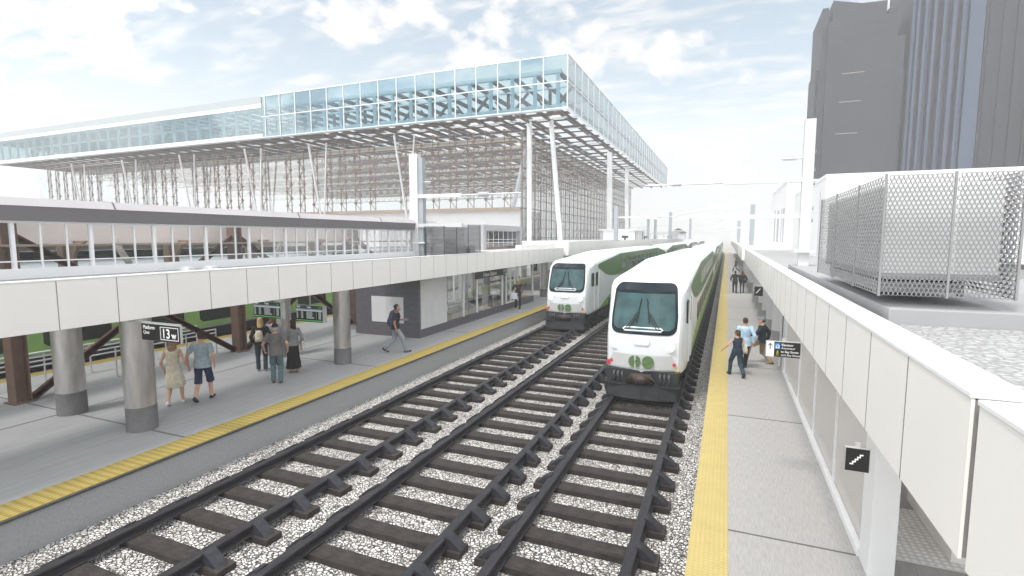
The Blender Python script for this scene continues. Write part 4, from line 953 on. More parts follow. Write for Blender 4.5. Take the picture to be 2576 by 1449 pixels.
# ---------------------------------------------------------------- people
PM = {}
def pm(name, col, rough=.8, var=.15, scale=14, bump=.12, **k):
    if name not in PM: PM[name] = M[name] = mat(name, col, rough, var, scale, bump=bump, bscale=40, spec=.25, **k)
    return name
for n, c in dict(skin_light=(.56, .33, .235), skin_mid=(.40, .22, .145), skin_dark=(.26, .135, .085)).items(): pm(n, c, .55, .06, 9, .03)
pm('hair_blonde', (.50, .34, .16), .5, .3, 30); pm('hair_brown', (.085, .045, .028), .5, .3, 30); pm('hair_dark', (.022, .016, .013), .5, .3, 30)
pm('hair_auburn', (.16, .062, .026), .5, .3, 30); pm('hair_honey', (.30, .17, .085), .5, .3, 30); pm('hair_grey', (.45, .43, .41), .6, .2, 30); pm('hair_short', (.05, .034, .026), .7, .2, 40)
for n, c in dict(cream_linen=(.60, .55, .43), blue_grey_cotton=(.30, .37, .41), navy_cotton=(.016, .024, .072), black_knit=(.016, .016, .018), dark_denim=(.022, .040, .055), grey_knit=(.26, .26, .27), taupe_cotton=(.16, .145, .145),
        teal_denim=(.085, .15, .165), black_skirt=(.013, .012, .013), black_cotton=(.020, .020, .026), pale_denim=(.25, .29, .32), plum_blouse=(.032, .024, .036), black_leggings=(.012, .012, .014), navy_tank=(.024, .040, .068),
        slate_denim=(.032, .066, .088), sky_shirt=(.44, .62, .78), dark_navy=(.018, .030, .042), khaki=(.33, .245, .145), charcoal=(.030, .032, .038), dark_jacket=(.022, .022, .032),
        shoe_white=(.72, .71, .70), shoe_navy=(.02, .025, .05), shoe_brown=(.10, .058, .038), shoe_black=(.016, .016, .018), boot_tan=(.24, .13, .06), shoe_grey=(.2, .18, .18), cap_grey=(.19, .20, .22), cap_black=(.02, .02, .022),
        pack_navy=(.050, .062, .105), pack_cream=(.56, .50, .38), pack_olive=(.16, .14, .10), bag_canvas=(.58, .53, .45), bag_white=(.68, .72, .77), bag_black=(.02, .02, .022), leather_tan=(.22, .11, .04)).items(): pm(n, c)
pm('eye', (.02, .015, .012), .2, 0, 1, 0); pm('lips', (.33, .13, .11), .5, 0, 1, 0)
# black and cream patterned cloth of one handbag
_m, _t, _b = new_mat('spotted_cloth'); _b.inputs['Roughness'].default_value = .8
_tc = _t.nodes.new('ShaderNodeTexCoord'); _v = _t.nodes.new('ShaderNodeTexVoronoi'); _v.inputs['Scale'].default_value = 22; _v.inputs['Randomness'].default_value = .35; _t.links.new(_tc.outputs['Object'], _v.inputs[0])
_r = _t.nodes.new('ShaderNodeValToRGB'); _r.color_ramp.interpolation = 'CONSTANT'; _r.color_ramp.elements[0].color = (.02, .018, .016, 1); _r.color_ramp.elements[1].position = .36; _r.color_ramp.elements[1].color = (.68, .63, .54, 1)
_t.links.new(_v.outputs['Distance'], _r.inputs[0]); _t.links.new(_r.outputs[0], _b.inputs['Base Color']); M['spotted_cloth'] = _m

def cone(mb, p, q, r0, r1, f0=False, f1=False, n=12, m=0):
    p, q = Vector(p), Vector(q); d = q - p; ln = d.length; d = d / ln if ln > 1e-6 else Vector((0, 0, 1))
    u = Vector((0, 0, 1)) if abs(d.z) < .9 else Vector((0, 1, 0)); a = d.cross(u).normalized(); b = a.cross(d); rings = []
    st = []
    if not f0: st += [(-r0 * math.cos(t), r0 * math.sin(t)) for t in (.15, .6, 1.1)]
    st.append((0, r0)); st.append((ln * .5, (r0 + r1) / 2)); st.append((ln, r1))
    if not f1: st += [(ln + r1 * math.sin(t), r1 * math.cos(t)) for t in (.47, .97, 1.42)]
    for h, r in st: rings.append([p + d * h + r * (math.cos(t) * a + math.sin(t) * b) for t in [2 * math.pi * i / n for i in range(n)]])
    return mb.loft(rings, m)
def ell(mb, secs, n=20, m=0, pw=1.0):
    """stack of ellipses (x, y, z, rx, ry)"""
    return mb.loft([[(x + rx * math.copysign(abs(math.cos(t)) ** pw, math.cos(t)), y + ry * math.copysign(abs(math.sin(t)) ** pw, math.sin(t)), z) for t in [2 * math.pi * i / n for i in range(n)]] for x, y, z, rx, ry in secs], m)
def ik(a, c, l1, l2, pole):
    a, c = Vector(a), Vector(c); d = c - a; D = min(d.length, (l1 + l2) * .999); d.normalize()
    x = (l1 * l1 - l2 * l2 + D * D) / (2 * D); h = math.sqrt(max(0, l1 * l1 - x * x))
    p = Vector(pole); p = (p - d * p.dot(d)).normalized(); return a + d * x + p * h, a + d * D
def skin_obj(mb, name, m, parent, vox, it=3):
    o = mb.build(name, m, parent)
    r = o.modifiers.new('remesh', 'REMESH'); r.mode = 'VOXEL'; r.voxel_size = vox; r.use_smooth_shade = True
    s = o.modifiers.new('smooth', 'SMOOTH'); s.factor = .5; s.iterations = it
    return o
PG = 'people on the platforms'
def person(label, xy, face, H, female=False, legs=((.0, 0, 0), (.0, 0, 0)), arms=None, skin='skin_light', hair=None, top=None, bottom=None, shoes='shoe_black', head=(0, 0), lean=0, vox=.0085, extra=None, z0=0):
    """legs: (forward, lift, toe pitch) for left, right. arms: hand targets (outward, forward, down) from each shoulder, curl.
       top: (material, sleeve 0 none / .6 short / 2 long, length below hip, loose). bottom: (kind, material)"""
    root = thing('person', label, 'person', (xy[0], xy[1], z0), math.atan2(-face[0], face[1]), PG)
    s = H / 1.75
    V = lambda x, y, z: Vector((x * s, y * s, z * s))
    hw = .095 if female else .09; sw = .165 if female else .195; tw = .92 if female else 1.0
    hipz = .93; reach = .0
    for f, l, p in legs: reach = max(reach, abs(f))
    hipz = min(.93, math.sqrt(max(.1, .868 ** 2 - reach ** 2)) + .085)
    dz = hipz - .93; SHZ = 1.43 + dz
    ly = lambda z: lean * max(0, (z - hipz))
    LG = []
    for sd, (f, l, p) in zip((-1, 1), legs):
        hip = Vector((sd * hw, 0, hipz)); ank = Vector((sd * (hw + .01), f, .085 + l))
        kn, ank = ik(hip, ank, .445, .43, (sd * .1, 1, 0)); LG.append((hip, kn, ank, p, sd))
    if arms is None: arms = ((.06, .02, -.52, .5), (.06, .02, -.52, .5))
    AR = []
    for sd, a in zip((-1, 1), arms):
        sh = Vector((sd * sw, ly(SHZ) - .01, SHZ - .02)); wr = sh + Vector((sd * a[0], a[1], a[2]))
        el, wr = ik(sh, wr, .29, .255, (sd * .55, -1, -.15)); AR.append((sh, el, wr, sd, a[3], a[4] if len(a) > 4 else None))
    sc = lambda v: v * s
    b = MB()
    tors = [(-.10, .125 * tw, .095), (-.03, .168 if female else .16, .115), (.06, .16, .11), (.18, .13 if female else .148, .095), (.32, .150 * tw, .108), (.43, .172 * tw, .11), (.49, .160 * tw, .095), (.53, .10, .07), (.56, .062, .058)]
    E = lambda g=0, lo=-9, hi=9: [(0, ly(hipz + z) * s, (hipz + z) * s, (rx + g) * s, (ry + g) * s) for z, rx, ry in tors if lo <= z <= hi]
    ell(b, E())
    nb = V(0, ly(SHZ) - .005, SHZ + .02); hc = V(0, ly(1.6) + .02 + .03 * head[1], 1.632 + dz)
    cone(b, nb, hc + V(0, -.012, -.06), .060 * s, .052 * s)
    # the head, turned and tilted
    hm = Matrix.Translation(hc) @ Matrix.Rotation(rad(head[0]), 4, 'Z') @ Matrix.Rotation(rad(-head[1] * 40), 4, 'X') @ Matrix.Scale(s, 4)
    hb = MB()
    ell(hb, [(0, .012, -.135, .022, .026), (0, .022, -.125, .040, .050), (0, .020, -.10, .056, .070), (0, .010, -.06, .066, .084), (0, 0, -.01, .073, .093), (0, -.004, .04, .075, .097), (0, -.008, .08, .064, .085), (0, -.01, .105, .040, .055), (0, -.01, .117, .012, .018)], 24)
    cone(hb, (0, .088, -.005), (0, .108, -.045), .010, .015); hb.ball((0, .085, -.075), .024, .014, .012); hb.ball((0, .082, .022), .05, .016, .012)
    for sd in (-1, 1): hb.ball((sd * .076, -.008, -.025), .010, .02, .032, 10, 6)
    b.add([hm @ Vector(p) for p in hb.v], hb.f)
    for sh, el, wr, sd, curl, ht in AR:
        cone(b, sc(sh), sc(el), .050 * s * tw, .039 * s * tw); cone(b, sc(el), sc(wr), .040 * s * tw, .026 * s * tw)
        b.ball(sc(sh), .056 * s, .056 * s, .056 * s)
        hd = (wr - el).normalized() if ht is None else Vector(ht).normalized()
        side = Vector((0, 1, 0)) if abs(hd.y) < .8 else Vector((0, 0, 1)); fw = (side - hd * side.dot(hd)).normalized(); nrm = hd.cross(fw).normalized() * (-sd)
        if nrm.x * sd > 0: nrm = -nrm                    # the palm looks inward
        pc = wr + hd * .05
        for k in (-1.2, -.4, .4, 1.2): cone(b, sc(wr + hd * .0 + fw * k * .010), sc(wr + hd * .088 + fw * k * .0185), .014 * s, .0115 * s, n=8)
        for k, (off, ln) in enumerate(((-.030, .062), (-.010, .078), (.011, .084), (.032, .074))):
            p0 = wr + hd * .088 + fw * off; d = hd.copy(); rr = .0092
            for j in range(3):
                ang = curl * (.55 + .12 * (3 - k)) * (.7 + .35 * j); d = (d * math.cos(ang) + nrm * math.sin(ang)).normalized()
                p1 = p0 + d * ln * (.42, .33, .25)[j]; cone(b, sc(p0), sc(p1), rr * s, (rr - .0008) * s, n=8); p0 = p1; rr -= .0008
        t0 = wr + hd * .025 + fw * .028; t1 = t0 + (hd * .6 + fw * .75 + nrm * .35).normalized() * .042; t2 = t1 + (hd * .95 + fw * .1 + nrm * .45).normalized() * .034
        cone(b, sc(t0), sc(t1), .0125 * s, .0105 * s, n=8); cone(b, sc(t1), sc(t2), .0105 * s, .009 * s, n=8)
    for hip, kn, ank, p, sd in LG:
        cone(b, sc(hip), sc(kn), .086 * s, .054 * s); mid = kn.lerp(ank, .3) + Vector((0, -.016, 0))
        cone(b, sc(kn), sc(mid), .052 * s, .054 * s); cone(b, sc(mid), sc(ank), .053 * s, .036 * s)
        toe = ank + Vector((0, .13 * math.cos(p), -.045 - .13 * math.sin(p))); cone(b, sc(ank + Vector((0, -.02, -.03))), sc(toe), .036 * s, .026 * s)
    skin_obj(b, 'body', skin, root, vox, 2)
    for sd in (-1, 1):
        e = MB(); e.ball(hm @ Vector((sd * .030, .086, .0)), .010 * s, .008 * s, .007 * s, 10, 6); e.build('eye', 'eye', root, smooth=True)
    e = MB(); e.ball(hm @ Vector((0, .097, -.078)), .022 * s, .006 * s, .007 * s, 10, 6); e.build('mouth', 'lips', root, smooth=True)
    # shoes
    for hip, kn, ank, p, sd in LG:
        c, q = math.cos(p), math.sin(p); R = lambda y, z: (y * c + z * q, -y * q + z * c)
        e = MB(); secs = []
        for y, wd, h in ((-.075, .022, .05), (-.065, .034, .075), (-.02, .038, .085), (.03, .040, .075), (.08, .044, .055), (.13, .043, .045), (.17, .034, .036), (.19, .016, .024)):
            r_ = []
            for x, z in ((-1, 0), (1, 0), (1.0, .4), (.72, .85), (.3, 1), (-.3, 1), (-.72, .85), (-1.0, .4)):
                yy, zz = R(y, -.083 + z * h); r_.append(sc(ank + Vector((x * wd, yy, zz))))
            secs.append(r_)
        e.loft(secs); e.build('shoe', shoes, root, smooth=True).data.set_sharp_from_angle(angle=rad(50))
    # clothes
    if bottom:
        kind, bm = bottom; b = MB()
        if kind in ('trousers', 'shorts', 'leggings'):
            g = .006 if kind == 'leggings' else .016
            ell(b, [(0, 0, (hipz + z) * s, (rx + g) * s, (ry + g) * s) for z, rx, ry in ((-.11, .115, .10), (-.04, .170, .122), (.04, .165, .116), (.11, .152, .108))])
            for hip, kn, ank, p, sd in LG:
                cone(b, sc(hip), sc(kn), (.088 + g) * s, (.058 + g * 1.3) * s)
                if kind == 'shorts': d = kn.lerp(ank, .16); cone(b, sc(kn.lerp(hip, .35)), sc(d), .088 * s, .092 * s, f1=True)
                else:
                    mid = kn.lerp(ank, .3) + Vector((0, -.012, 0)); e2 = ank + (ank - kn).normalized() * .03
                    cone(b, sc(kn), sc(mid), (.054 + g * 1.2) * s, (.054 + g) * s); cone(b, sc(mid), sc(e2), (.053 + g) * s, (.042 + g * 1.5) * s, f1=True)
        else:                                              # skirt and dress: a bell from the waist
            z1 = {'skirt': .12, 'dress': .56}[kind]; mx = sum(l[1].y for l in LG) / 2
            f0, f1 = LG[0][2].y, LG[1][2].y; sp = abs(f0 - f1) * .42
            rg = [(.13, .135, .105), (.05, .172, .13), (-.06, .19, .15), (-.25, .20, .165 + sp * .4), (-.50, .205, .17 + sp * .8), (z1 - .92, .215 if kind == 'dress' else .20, .18 + sp)] if kind == 'dress' else [(.13, .135, .105), (.04, .168, .128), (-.06, .178, .14), (-.30, .182, .15 + sp * .4), (-.6, .20, .17 + sp * .8), (z1 - .92, .215, .185 + sp)]
            if kind == 'dress': rg = rg[:3] + [(-.25, .205, .17 + sp * .4), (-.38, .215, .178 + sp * .6), (-.47, .20, .165 + sp * .6)]
            rings = []
            for z, rx, ry in rg:
                fl = max(0, -z) * .06
                rings.append([((rx + fl * math.sin(7 * a + z * 6)) * math.cos(a) * s, (mx * max(0, -z) + (ry + fl * math.sin(7 * a + z * 6)) * math.sin(a)) * s, (hipz + z) * s) for a in [2 * math.pi * i / 40 for i in range(40)]])
            b.loft(rings[::-1])
        skin_obj(b, {'skirt': 'skirt', 'dress': 'dress_skirt', 'leggings': 'leggings', 'shorts': 'shorts'}.get(kind, 'trousers'), bm, root, .011 if vox < .012 else .016)
    if top:
        tm, sl, drop, loose = top; b = MB()
        g = .014 + loose
        secs = E(g, -.2 if drop else .05, .5)
        secs = [(x_, y_, z_, rx + (.014 * s if z_ < (hipz + .15) * s else 0), ry + (.014 * s if z_ < (hipz + .15) * s else 0)) for x_, y_, z_, rx, ry in secs]
        if drop: secs = [(0, 0, (hipz - drop) * s, (.186 + g) * s, (.138 + g) * s)] + [q for q in secs if q[2] > (hipz - drop + .03) * s]
        secs.append((0, ly(SHZ) * s, (hipz + .535) * s, .098 * s, .080 * s))
        ell(b, secs)
        for sh, el, wr, sd, curl, ht in AR:
            if sl == 0: cone(b, sc(sh + Vector((-sd * .06, 0, .01))), sc(sh + Vector((-sd * .012, 0, 0))), .058 * s, .056 * s); continue
            b.ball(sc(sh), (.060 + loose * .5) * s, (.060 + loose * .5) * s, (.060 + loose * .5) * s)
            if sl < 1: cone(b, sc(sh), sc(sh.lerp(el, sl + .15)), (.060 + loose) * s, (.062 + loose) * s, f1=True)
            else:
                cone(b, sc(sh), sc(el), (.060 + loose) * s, (.050 + loose) * s); cone(b, sc(el), sc(el.lerp(wr, .98 if sl >= 2 else sl - 1)), (.050 + loose) * s, (.037 + loose * .6) * s, f1=True)
        skin_obj(b, 'top', tm, root, .010 if vox < .012 else .015)
    # hair
    if hair:
        kind, hmn = hair; b = MB(); T = lambda v: hm @ Vector(v)
        cap = MB()
        if kind == 'short': ell(cap, [(0, -.040, -.055, .066, .066), (0, -.030, -.01, .080, .080), (0, -.016, .045, .082, .094), (0, -.012, .085, .071, .092), (0, -.012, .112, .045, .062), (0, -.012, .124, .012, .018)], 24)
        elif kind == 'bald': ell(cap, [(0, -.045, -.06, .066, .060), (0, -.034, -.02, .078, .072), (0, -.028, .025, .079, .080), (0, -.026, .045, .070, .072)], 24)
        else: ell(cap, [(0, -.045, -.09, .068, .062), (0, -.034, -.03, .084, .082), (0, -.016, .04, .086, .101), (0, -.012, .085, .075, .096), (0, -.012, .115, .048, .066), (0, -.012, .128, .012, .018)], 24)
        b.add([T(p) for p in cap.v], cap.f)
        if kind == 'long':
            for x, ln, yy in ((-.055, .30, -.06), (-.03, .36, -.08), (0, .40, -.088), (.03, .37, -.08), (.055, .31, -.06)):
                p0 = T((x, -.06, -.02)); p1 = T((x * 1.05, yy - .01, -.16)); p2 = p1 + V(x * .1, -.02, -(ln - .2)); cone(b, p0, p1, .036 * s, .034 * s); cone(b, p1, p2, .034 * s, .016 * s)
            for sd in (-1, 1): cone(b, T((sd * .07, .0, .0)), T((sd * .078, .0, -.15)), .024 * s, .022 * s)
        if kind == 'tail': b.ball(T((0, -.10, -.02)), .03 * s, .03 * s, .03 * s); cone(b, T((0, -.11, -.03)), T((0, -.10, -.22)), .026 * s, .012 * s)
        if kind == 'curly':
            rc = random.Random(8)
            for k in range(60):
                a = rc.uniform(0, 6.28); z = rc.uniform(-.16, .09); rr = .088 * math.sqrt(max(.25, 1 - (z / .17) ** 2))
                x, y = rr * math.cos(a), -.02 + rr * math.sin(a)
                if y > .055 and z < .05: continue
                b.ball(T((x, y, z)), .03 * s, .03 * s, .028 * s, 8, 6)
        skin_obj(b, 'hair', hmn, root, .010 if vox < .012 else .014, 2)
    if extra: extra(root, s, hm, AR, LG, V, hipz, ly)
    return root, s, hm, AR
def cap_extra(m, back=False):
    def f(root, s, hm, AR, LG, V, hipz, ly):
        b = MB(); ell(b, [(0, -.012, .015, .087, .104), (0, -.012, .06, .086, .102), (0, -.012, .10, .068, .086), (0, -.012, .126, .03, .04), (0, -.012, .132, .008, .01)], 24)
        b.prism([(-.07, .06), (.07, .06), (.062, .135), (.03, .165), (-.03, .165), (-.062, .135)], 'z', .014, .026)
        b.v = [tuple(hm @ Vector(p)) for p in b.v]; b.build('cap', m, root, smooth=False).data.set_sharp_from_angle(angle=rad(40))
    return f
def glasses_extra(root, s, hm, AR, LG, V, hipz, ly):
    b = MB()
    for sd in (-1, 1): b.ball((sd * .032, .096, .0), .024, .006, .018, 12, 6); b.beam((sd * .055, .09, .006), (sd * .078, -.02, .006), .004, .006)
    b.v = [tuple(hm @ Vector(p)) for p in b.v]; b.build('sunglasses', 'black', root)
def world(root, p): return root.matrix_basis @ Vector(p)
def carried(name, label, cat, root, p, rz=0):
    q = world(root, p); return thing(name, label, cat, q, root.rotation_euler[2] + rz)
def backpack(root, s, m, label, H=.44, y=-.17, z=1.02, x=0, wd=.15, strap=True, tilt=.0):
    t = carried('backpack', label, 'backpack', root, (x * s, y * s, z * s))
    b = MB(); ell(b, [(0, -.01, 0, wd * .82, .075), (0, -.02, .03, wd, .10), (0, -.02, H * .45, wd, .105), (0, -.01, H * .8, wd * .85, .085), (0, .0, H * .96, wd * .55, .06), (0, .0, H, wd * .2, .02)], 24, pw=.75)
    b.v = [(p[0] * s, (p[1] - p[2] * tilt) * s, p[2] * s) for p in b.v]; b.build('pack', m, t, smooth=True)
    b = MB(); ell(b, [(0, -.10, .04, wd * .6, .04), (0, -.11, .06, wd * .68, .045), (0, -.11, H * .38, wd * .66, .045), (0, -.10, H * .44, wd * .5, .03)], 20, pw=.75)
    b.v = [(p[0] * s, (p[1] - p[2] * tilt) * s, p[2] * s) for p in b.v]; b.build('pocket', m, t, smooth=True)
    for sd in ((-1, 1) if strap else (1,)):
        b = MB(); pts = [(sd * wd * .6, .03, H * .9), (sd * wd * .8, .10, H * 1.02), (sd * wd * .9, .24, H * .96), (sd * wd * .95, .31, H * .6), (sd * wd, .24, H * .25), (sd * wd * .9, .06, H * .12)]
        b.tube([(p[0] * s, p[1] * s, p[2] * s) for p in pts], .016 * s, 8); b.build('strap', m, t, smooth=True)
    return t
def shoulder_bag(root, s, AR, m, label, side, z, H=.30, wd=.16, y=.0, out=.26, strapm=None, sh=None):
    t = carried('shoulder_bag', label, 'bag', root, (side * out * s, y * s, z * s))
    b = MB(); rings = []
    for z_, ry, rx in ((0, .10, .03), (.02, wd, .062), (H * .4, wd * 1.05, .07), (H * .75, wd * .85, .05), (H, wd * .6, .018)): rings.append((0, 0, z_, rx, ry))
    ell(b, rings, 24, pw=.8); b.v = [tuple(c * s for c in p) for p in b.v]; b.build('bag', m, t, smooth=True)
    top = (SHT := (AR[1] if side > 0 else AR[0])[0]); dx = (top.x - side * out); dzz = top.z - z
    for yy in (-1, 1):
        b = MB(); pts = [(0, yy * wd * .5, H * .92), (dx * .5 + side * .02, yy * wd * .35 + (top.y - y) * .5, H + (dzz - H) * .5), (dx * .75, yy * .055 + top.y - y, dzz + .03), (dx * .9, yy * .02 + top.y - y, dzz + .075)]
        b.tube([tuple(c * s for c in p) for p in pts], .011 * s, 6); b.build('strap', strapm or m, t)
    return t
def phone(root, s, p, label, tilt=(0, 0, 0)):
    t = carried('phone', label, 'phone', root, p); b = MB().box(-.036, .036, -.0045, .0045, -.072, .072); b.build('case', 'black', t, bevel=.003)
    MB().box(-.032, .032, -.0062, -.0046, -.064, .064).build('screen', 'wsdark', t); t.rotation_euler = (tilt[0], tilt[1], root.rotation_euler[2] + tilt[2]); return t
WALK = ((.27, 0, -.12), (-.30, .05, .55)); WALKR = ((-.30, .05, .55), (.27, 0, -.12))
# the couple hand in hand on the left platform
fc = (-.55, .84)
person('person in a cream sleeveless dress walking away hand in hand', (-13.05, 8.72), fc, 1.72, True, ((-.16, .03, .45), (.17, 0, -.1)), ((.05, -.03, -.50, .5), (.16, .05, -.46, .6)), 'skin_light', ('long', 'hair_honey'), ('cream_linen', 0, 0, .004), ('dress', 'cream_linen'), 'shoe_white')
person('person in a blue grey tee and navy shorts walking away hand in hand', (-12.66, 9.22), fc, 1.86, False, ((-.24, .06, .6), (.20, 0, -.1)), ((.12, .0, -.50, .6), (.08, .02, -.49, .5)), 'skin_light', ('short', 'hair_short'), ('blue_grey_cotton', .55, .08, .004), ('shorts', 'navy_cotton'), 'shoe_navy', head=(30, -.1))
# the group below the boards
r_, s_, h_, a_ = person('blonde person in a black sweater and dark jeans seen from behind under a board', (-13.74, 12.05), (-.72, .70), 1.74, True, ((.02, 0, 0), (-.06, 0, 0)), ((.09, .06, -.46, .5), (.09, .08, -.42, .5)), 'skin_light', ('long', 'hair_blonde'), ('black_knit', 2, .06, .012), ('trousers', 'dark_denim'), 'shoe_grey')
backpack(r_, s_, 'pack_cream', 'cream backpack slung on the black sweater of the blonde person', H=.36, y=-.165, z=1.0, x=-.04, wd=.12)
person('curly auburn haired person in a grey sweater half hidden behind the group', (-13.95, 12.75), (-.6, .8), 1.68, True, skin='skin_light', hair=('curly', 'hair_auburn'), top=('grey_knit', 2, .06, .012), bottom=('trousers', 'black_cotton'), shoes='shoe_black')
person('person in a black cap, taupe tee and faded jeans seen from behind', (-12.19, 11.2), (-.62, .78), 1.78, False, ((.03, 0, 0), (-.04, 0, 0)), ((.12, .06, -.44, .7), (.12, .06, -.44, .7)), 'skin_light', ('bald', 'hair_grey'), ('taupe_cotton', .55, .10, .010), ('trousers', 'teal_denim'), 'shoe_brown', extra=cap_extra('cap_black'))
r_, s_, h_, a_ = person('dark haired person in a grey sweater and long black skirt', (-12.62, 12.28), (-.80, .60), 1.70, True, ((.02, 0, 0), (-.02, 0, 0)), ((.06, .06, -.48, .5), (.09, .0, -.48, .5)), 'skin_mid', ('long', 'hair_dark'), ('grey_knit', 2, .02, .012), ('skirt', 'black_skirt'), 'boot_tan', head=(55, 0))
shoulder_bag(r_, s_, a_, 'spotted_cloth', 'black and cream patterned bag of the person in a long black skirt', 1, .72, H=.36, wd=.15, y=-.03, out=.28, strapm='black_knit')
# the walker with the phone
r_, s_, h_, a_ = person('person in a black tee and pale jeans walking with a phone past the grey kiosk', (-11.36, 16.0), (.80, .60), 1.88, False, ((-.36, .06, .5), (.34, 0, -.15)), ((.02, .30, -.26, .9, (.15, .95, .2)), (.04, -.02, -.52, .7)), 'skin_mid', ('short', 'hair_dark'), ('black_cotton', .6, .05, .012), ('trousers', 'pale_denim'), 'shoe_black', head=(0, -.55), lean=.10)
backpack(r_, s_, 'pack_navy', 'navy backpack on the person walking past the grey kiosk', H=.52, y=-.14, z=.95, wd=.16, tilt=-.10)
for o in [c for c in r_.children if c.name.startswith('shoe')]:
    b = MB(); v = o.data.vertices; n = 8
    for k in (2, 3, 4):
        for i0, i1 in ((7, 6), (2, 3)):
            p = v[k * n + i0].co; q = v[k * n + i1].co; sd = .003 if i0 == 2 else -.003
            b.beam((p.x + sd, p.y, p.z), (q.x + sd, q.y, q.z), .012, .006)
    b.build('stripe', 'shoe_white', o)
wr = a_[0][2]; phone(r_, s_, ((wr.x + .025) * s_, (wr.y + .10) * s_, (wr.z + .045) * s_), 'black phone held by the person walking past the grey kiosk', (rad(-50), 0, 0))
# the person with the phone by the glass shelter
r_, s_, h_, a_ = person('blonde person in a dark blouse and black leggings talking on a phone', (-11.31, 28.2), (.42, -.9), 1.83, True, ((.20, 0, -.1), (-.22, .04, .45)), ((.10, .20, .08, 1.2, (-.5, -.1, .85)), (.02, .20, -.22, 1.2, (-.3, .9, .3))), 'skin_mid', ('long', 'hair_blonde'), ('plum_blouse', 1.4, .08, .01), ('leggings', 'black_leggings'), 'shoe_white', head=(6, 0))
wr = a_[0][2]; phone(r_, s_, ((wr.x - .03 + .025) * s_, (wr.y + .0) * s_, (wr.z + .07) * s_), 'phone held to the ear of the blonde person by the glass shelter', (rad(15), 0, rad(80)))
wr = a_[1][2]; t = carried('shopping_bag', 'pale blue and white shopping bag carried by the person on the phone', 'bag', r_, ((wr.x + .03) * s_, (wr.y + .06) * s_, (wr.z - .52) * s_))
b = MB(); b.loft([[(-.17, -.05, 0), (.17, -.05, 0), (.17, .05, 0), (-.17, .05, 0)], [(-.185, -.06, .36), (.185, -.06, .36), (.185, .06, .36), (-.185, .06, .36)]]); b.build('bag', 'bag_white', t)
for y in (-.05, .05): MB().tube([(-.08, y, .36), (-.05, y * .6, .50), (.05, y * .6, .50), (.08, y, .36)], .006, 6).build('handle', 'shoe_white', t)
t = carried('paper_cup', 'small cream paper cup in the hand of the person on the phone', 'cup', r_, ((wr.x - .02) * s_, (wr.y + .09) * s_, (wr.z + .0) * s_)); MB().cyl(0, 0, 0, .11, .032, 16, r1=.042).build('cup', 'pack_cream', t); MB().cyl(0, 0, .11, .122, .044, 16).build('lid', 'shoe_white', t)
shoulder_bag(r_, s_, a_, 'leather_tan', 'tan leather bag hanging beside the person on the phone', -1, .98, H=.24, wd=.11, y=.02, out=.25)
# three people on the right platform
r_, s_, h_, a_ = person('person in a navy tank top and slate jeans striding along the right platform', (.42, 17.2), (-.42, .90), 1.50, True, ((.30, 0, -.1), (-.34, .07, .7)), ((.30, .12, -.38, .5), (.05, -.03, -.50, .6)), 'skin_light', ('tail', 'hair_brown'), ('navy_tank', 0, .06, .006), ('trousers', 'slate_denim'), 'shoe_black', head=(25, 0), extra=glasses_extra)
shoulder_bag(r_, s_, a_, 'bag_canvas', 'pale canvas shoulder bag of the person in the navy tank top', 1, .86, H=.36, wd=.17, y=-.06, out=.24)
person('person in a light blue shirt walking between two others on the right platform', (.66, 18.3), (-.20, .98), 1.71, False, ((-.26, .06, .6), (.22, 0, -.1)), ((.06, .04, -.51, .5), (.06, -.06, -.50, .5)), 'skin_light', ('short', 'hair_short'), ('sky_shirt', 2, .12, .012), ('trousers', 'dark_navy'), 'shoe_black')
person('bearded person in a grey cap, navy pullover and khaki trousers striding', (1.24, 19.3), (-.97, .25), 1.72, False, ((.46, .09, -.45), (-.30, .0, .1)), ((.10, .36, -.30, .8), (.08, -.14, -.48, .7)), 'skin_light', ('short', 'hair_dark'), ('dark_navy', 2, .08, .014), ('trousers', 'khaki'), 'shoe_brown', head=(8, -.2), lean=.03, extra=cap_extra('cap_grey'))
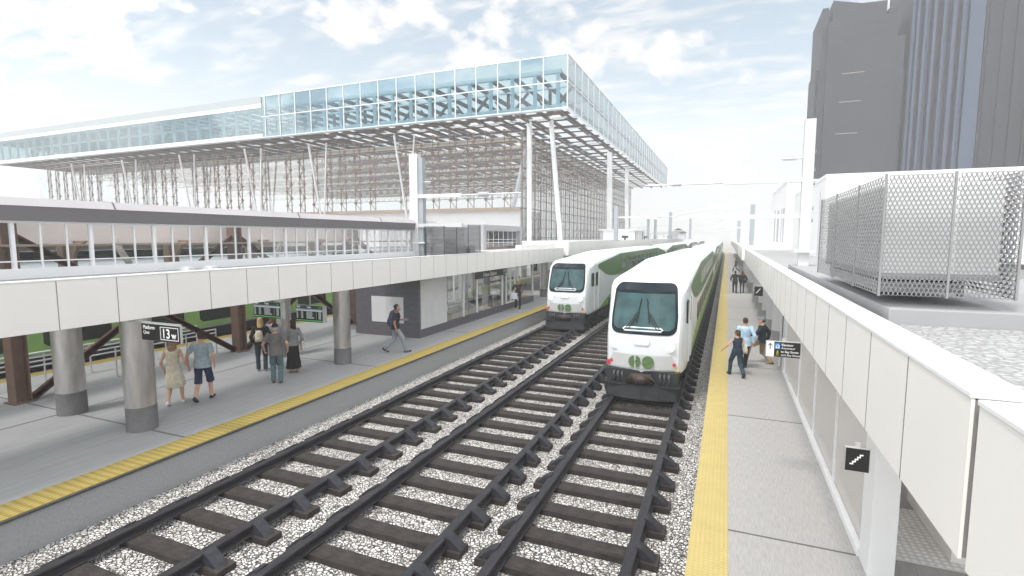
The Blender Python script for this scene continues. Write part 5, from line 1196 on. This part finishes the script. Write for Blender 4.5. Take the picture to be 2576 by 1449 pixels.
# far figures
r_, s_, h_, a_ = person('person in a charcoal hooded top walking away far along the right platform', (.70, 43.4), (-.05, 1), 1.73, False, ((.16, 0, 0), (-.18, .03, .4)), ((.10, .08, -.44, .6), (.10, .08, -.44, .6)), 'skin_light', ('short', 'hair_dark'), ('charcoal', 2, .08, .014), ('trousers', 'dark_denim'), 'shoe_black', vox=.012, extra=lambda root, s, hm, AR, LG, V, hipz, ly: MB().ball(V(0, -.10, 1.47), .11 * s, .06 * s, .06 * s).build('hood', 'charcoal', root, smooth=True))
r_, s_, h_, a_ = person('long haired person in a dark jacket walking away far along the right platform', (1.22, 43.6), (-.05, 1), 1.70, True, ((-.16, .03, .4), (.16, 0, 0)), ((.05, .0, -.50, .5), (.10, .14, -.36, .5)), 'skin_light', ('long', 'hair_auburn'), ('dark_jacket', 2, .12, .018), ('leggings', 'dark_denim'), 'shoe_black', vox=.012)
shoulder_bag(r_, s_, a_, 'bag_black', 'black shoulder bag of the long haired person far along the platform', 1, .86, H=.22, wd=.12, y=-.02, out=.25)
r_, s_, h_, a_ = person('person in navy clothes with a backpack, farthest along the right platform', (1.15, 70), (-1, .12), 1.80, False, ((.30, 0, -.1), (-.34, .06, .6)), ((.02, .30, -.24, .8, (0, .9, .3)), (.05, .0, -.50, .5)), 'skin_mid', ('short', 'hair_dark'), ('navy_tank', .6, .05, .012), ('trousers', 'dark_navy'), 'shoe_black', head=(0, -.4), vox=.012)
backpack(r_, s_, 'pack_olive', 'olive backpack on the farthest person of the right platform', H=.48, y=-.15, z=.98)
wr = a_[0][2]; phone(r_, s_, ((wr.x + .02) * s_, (wr.y + .09) * s_, (wr.z + .05) * s_), 'phone held by the farthest person of the right platform', (rad(-50), 0, 0))
# ---------------------------------------------------------------- bake modifiers and lettering to plain meshes
bpy.context.view_layer.update()
dg = bpy.context.evaluated_depsgraph_get()
todo = [(o, bpy.data.meshes.new_from_object(o.evaluated_get(dg))) for o in list(C.objects) if (o.type == 'FONT') or (o.type == 'MESH' and len(o.modifiers))]
for o, me in todo:
    if o.type == 'FONT':
        q = bpy.data.objects.new('lettering', me); C.objects.link(q); q.parent = o.parent
        q.location = o.location; q.rotation_euler = o.rotation_euler; q.scale = o.scale
        for k in o.keys():
            q[k] = o[k]
        bpy.data.objects.remove(o)
    else:
        o.modifiers.clear(); o.data = me
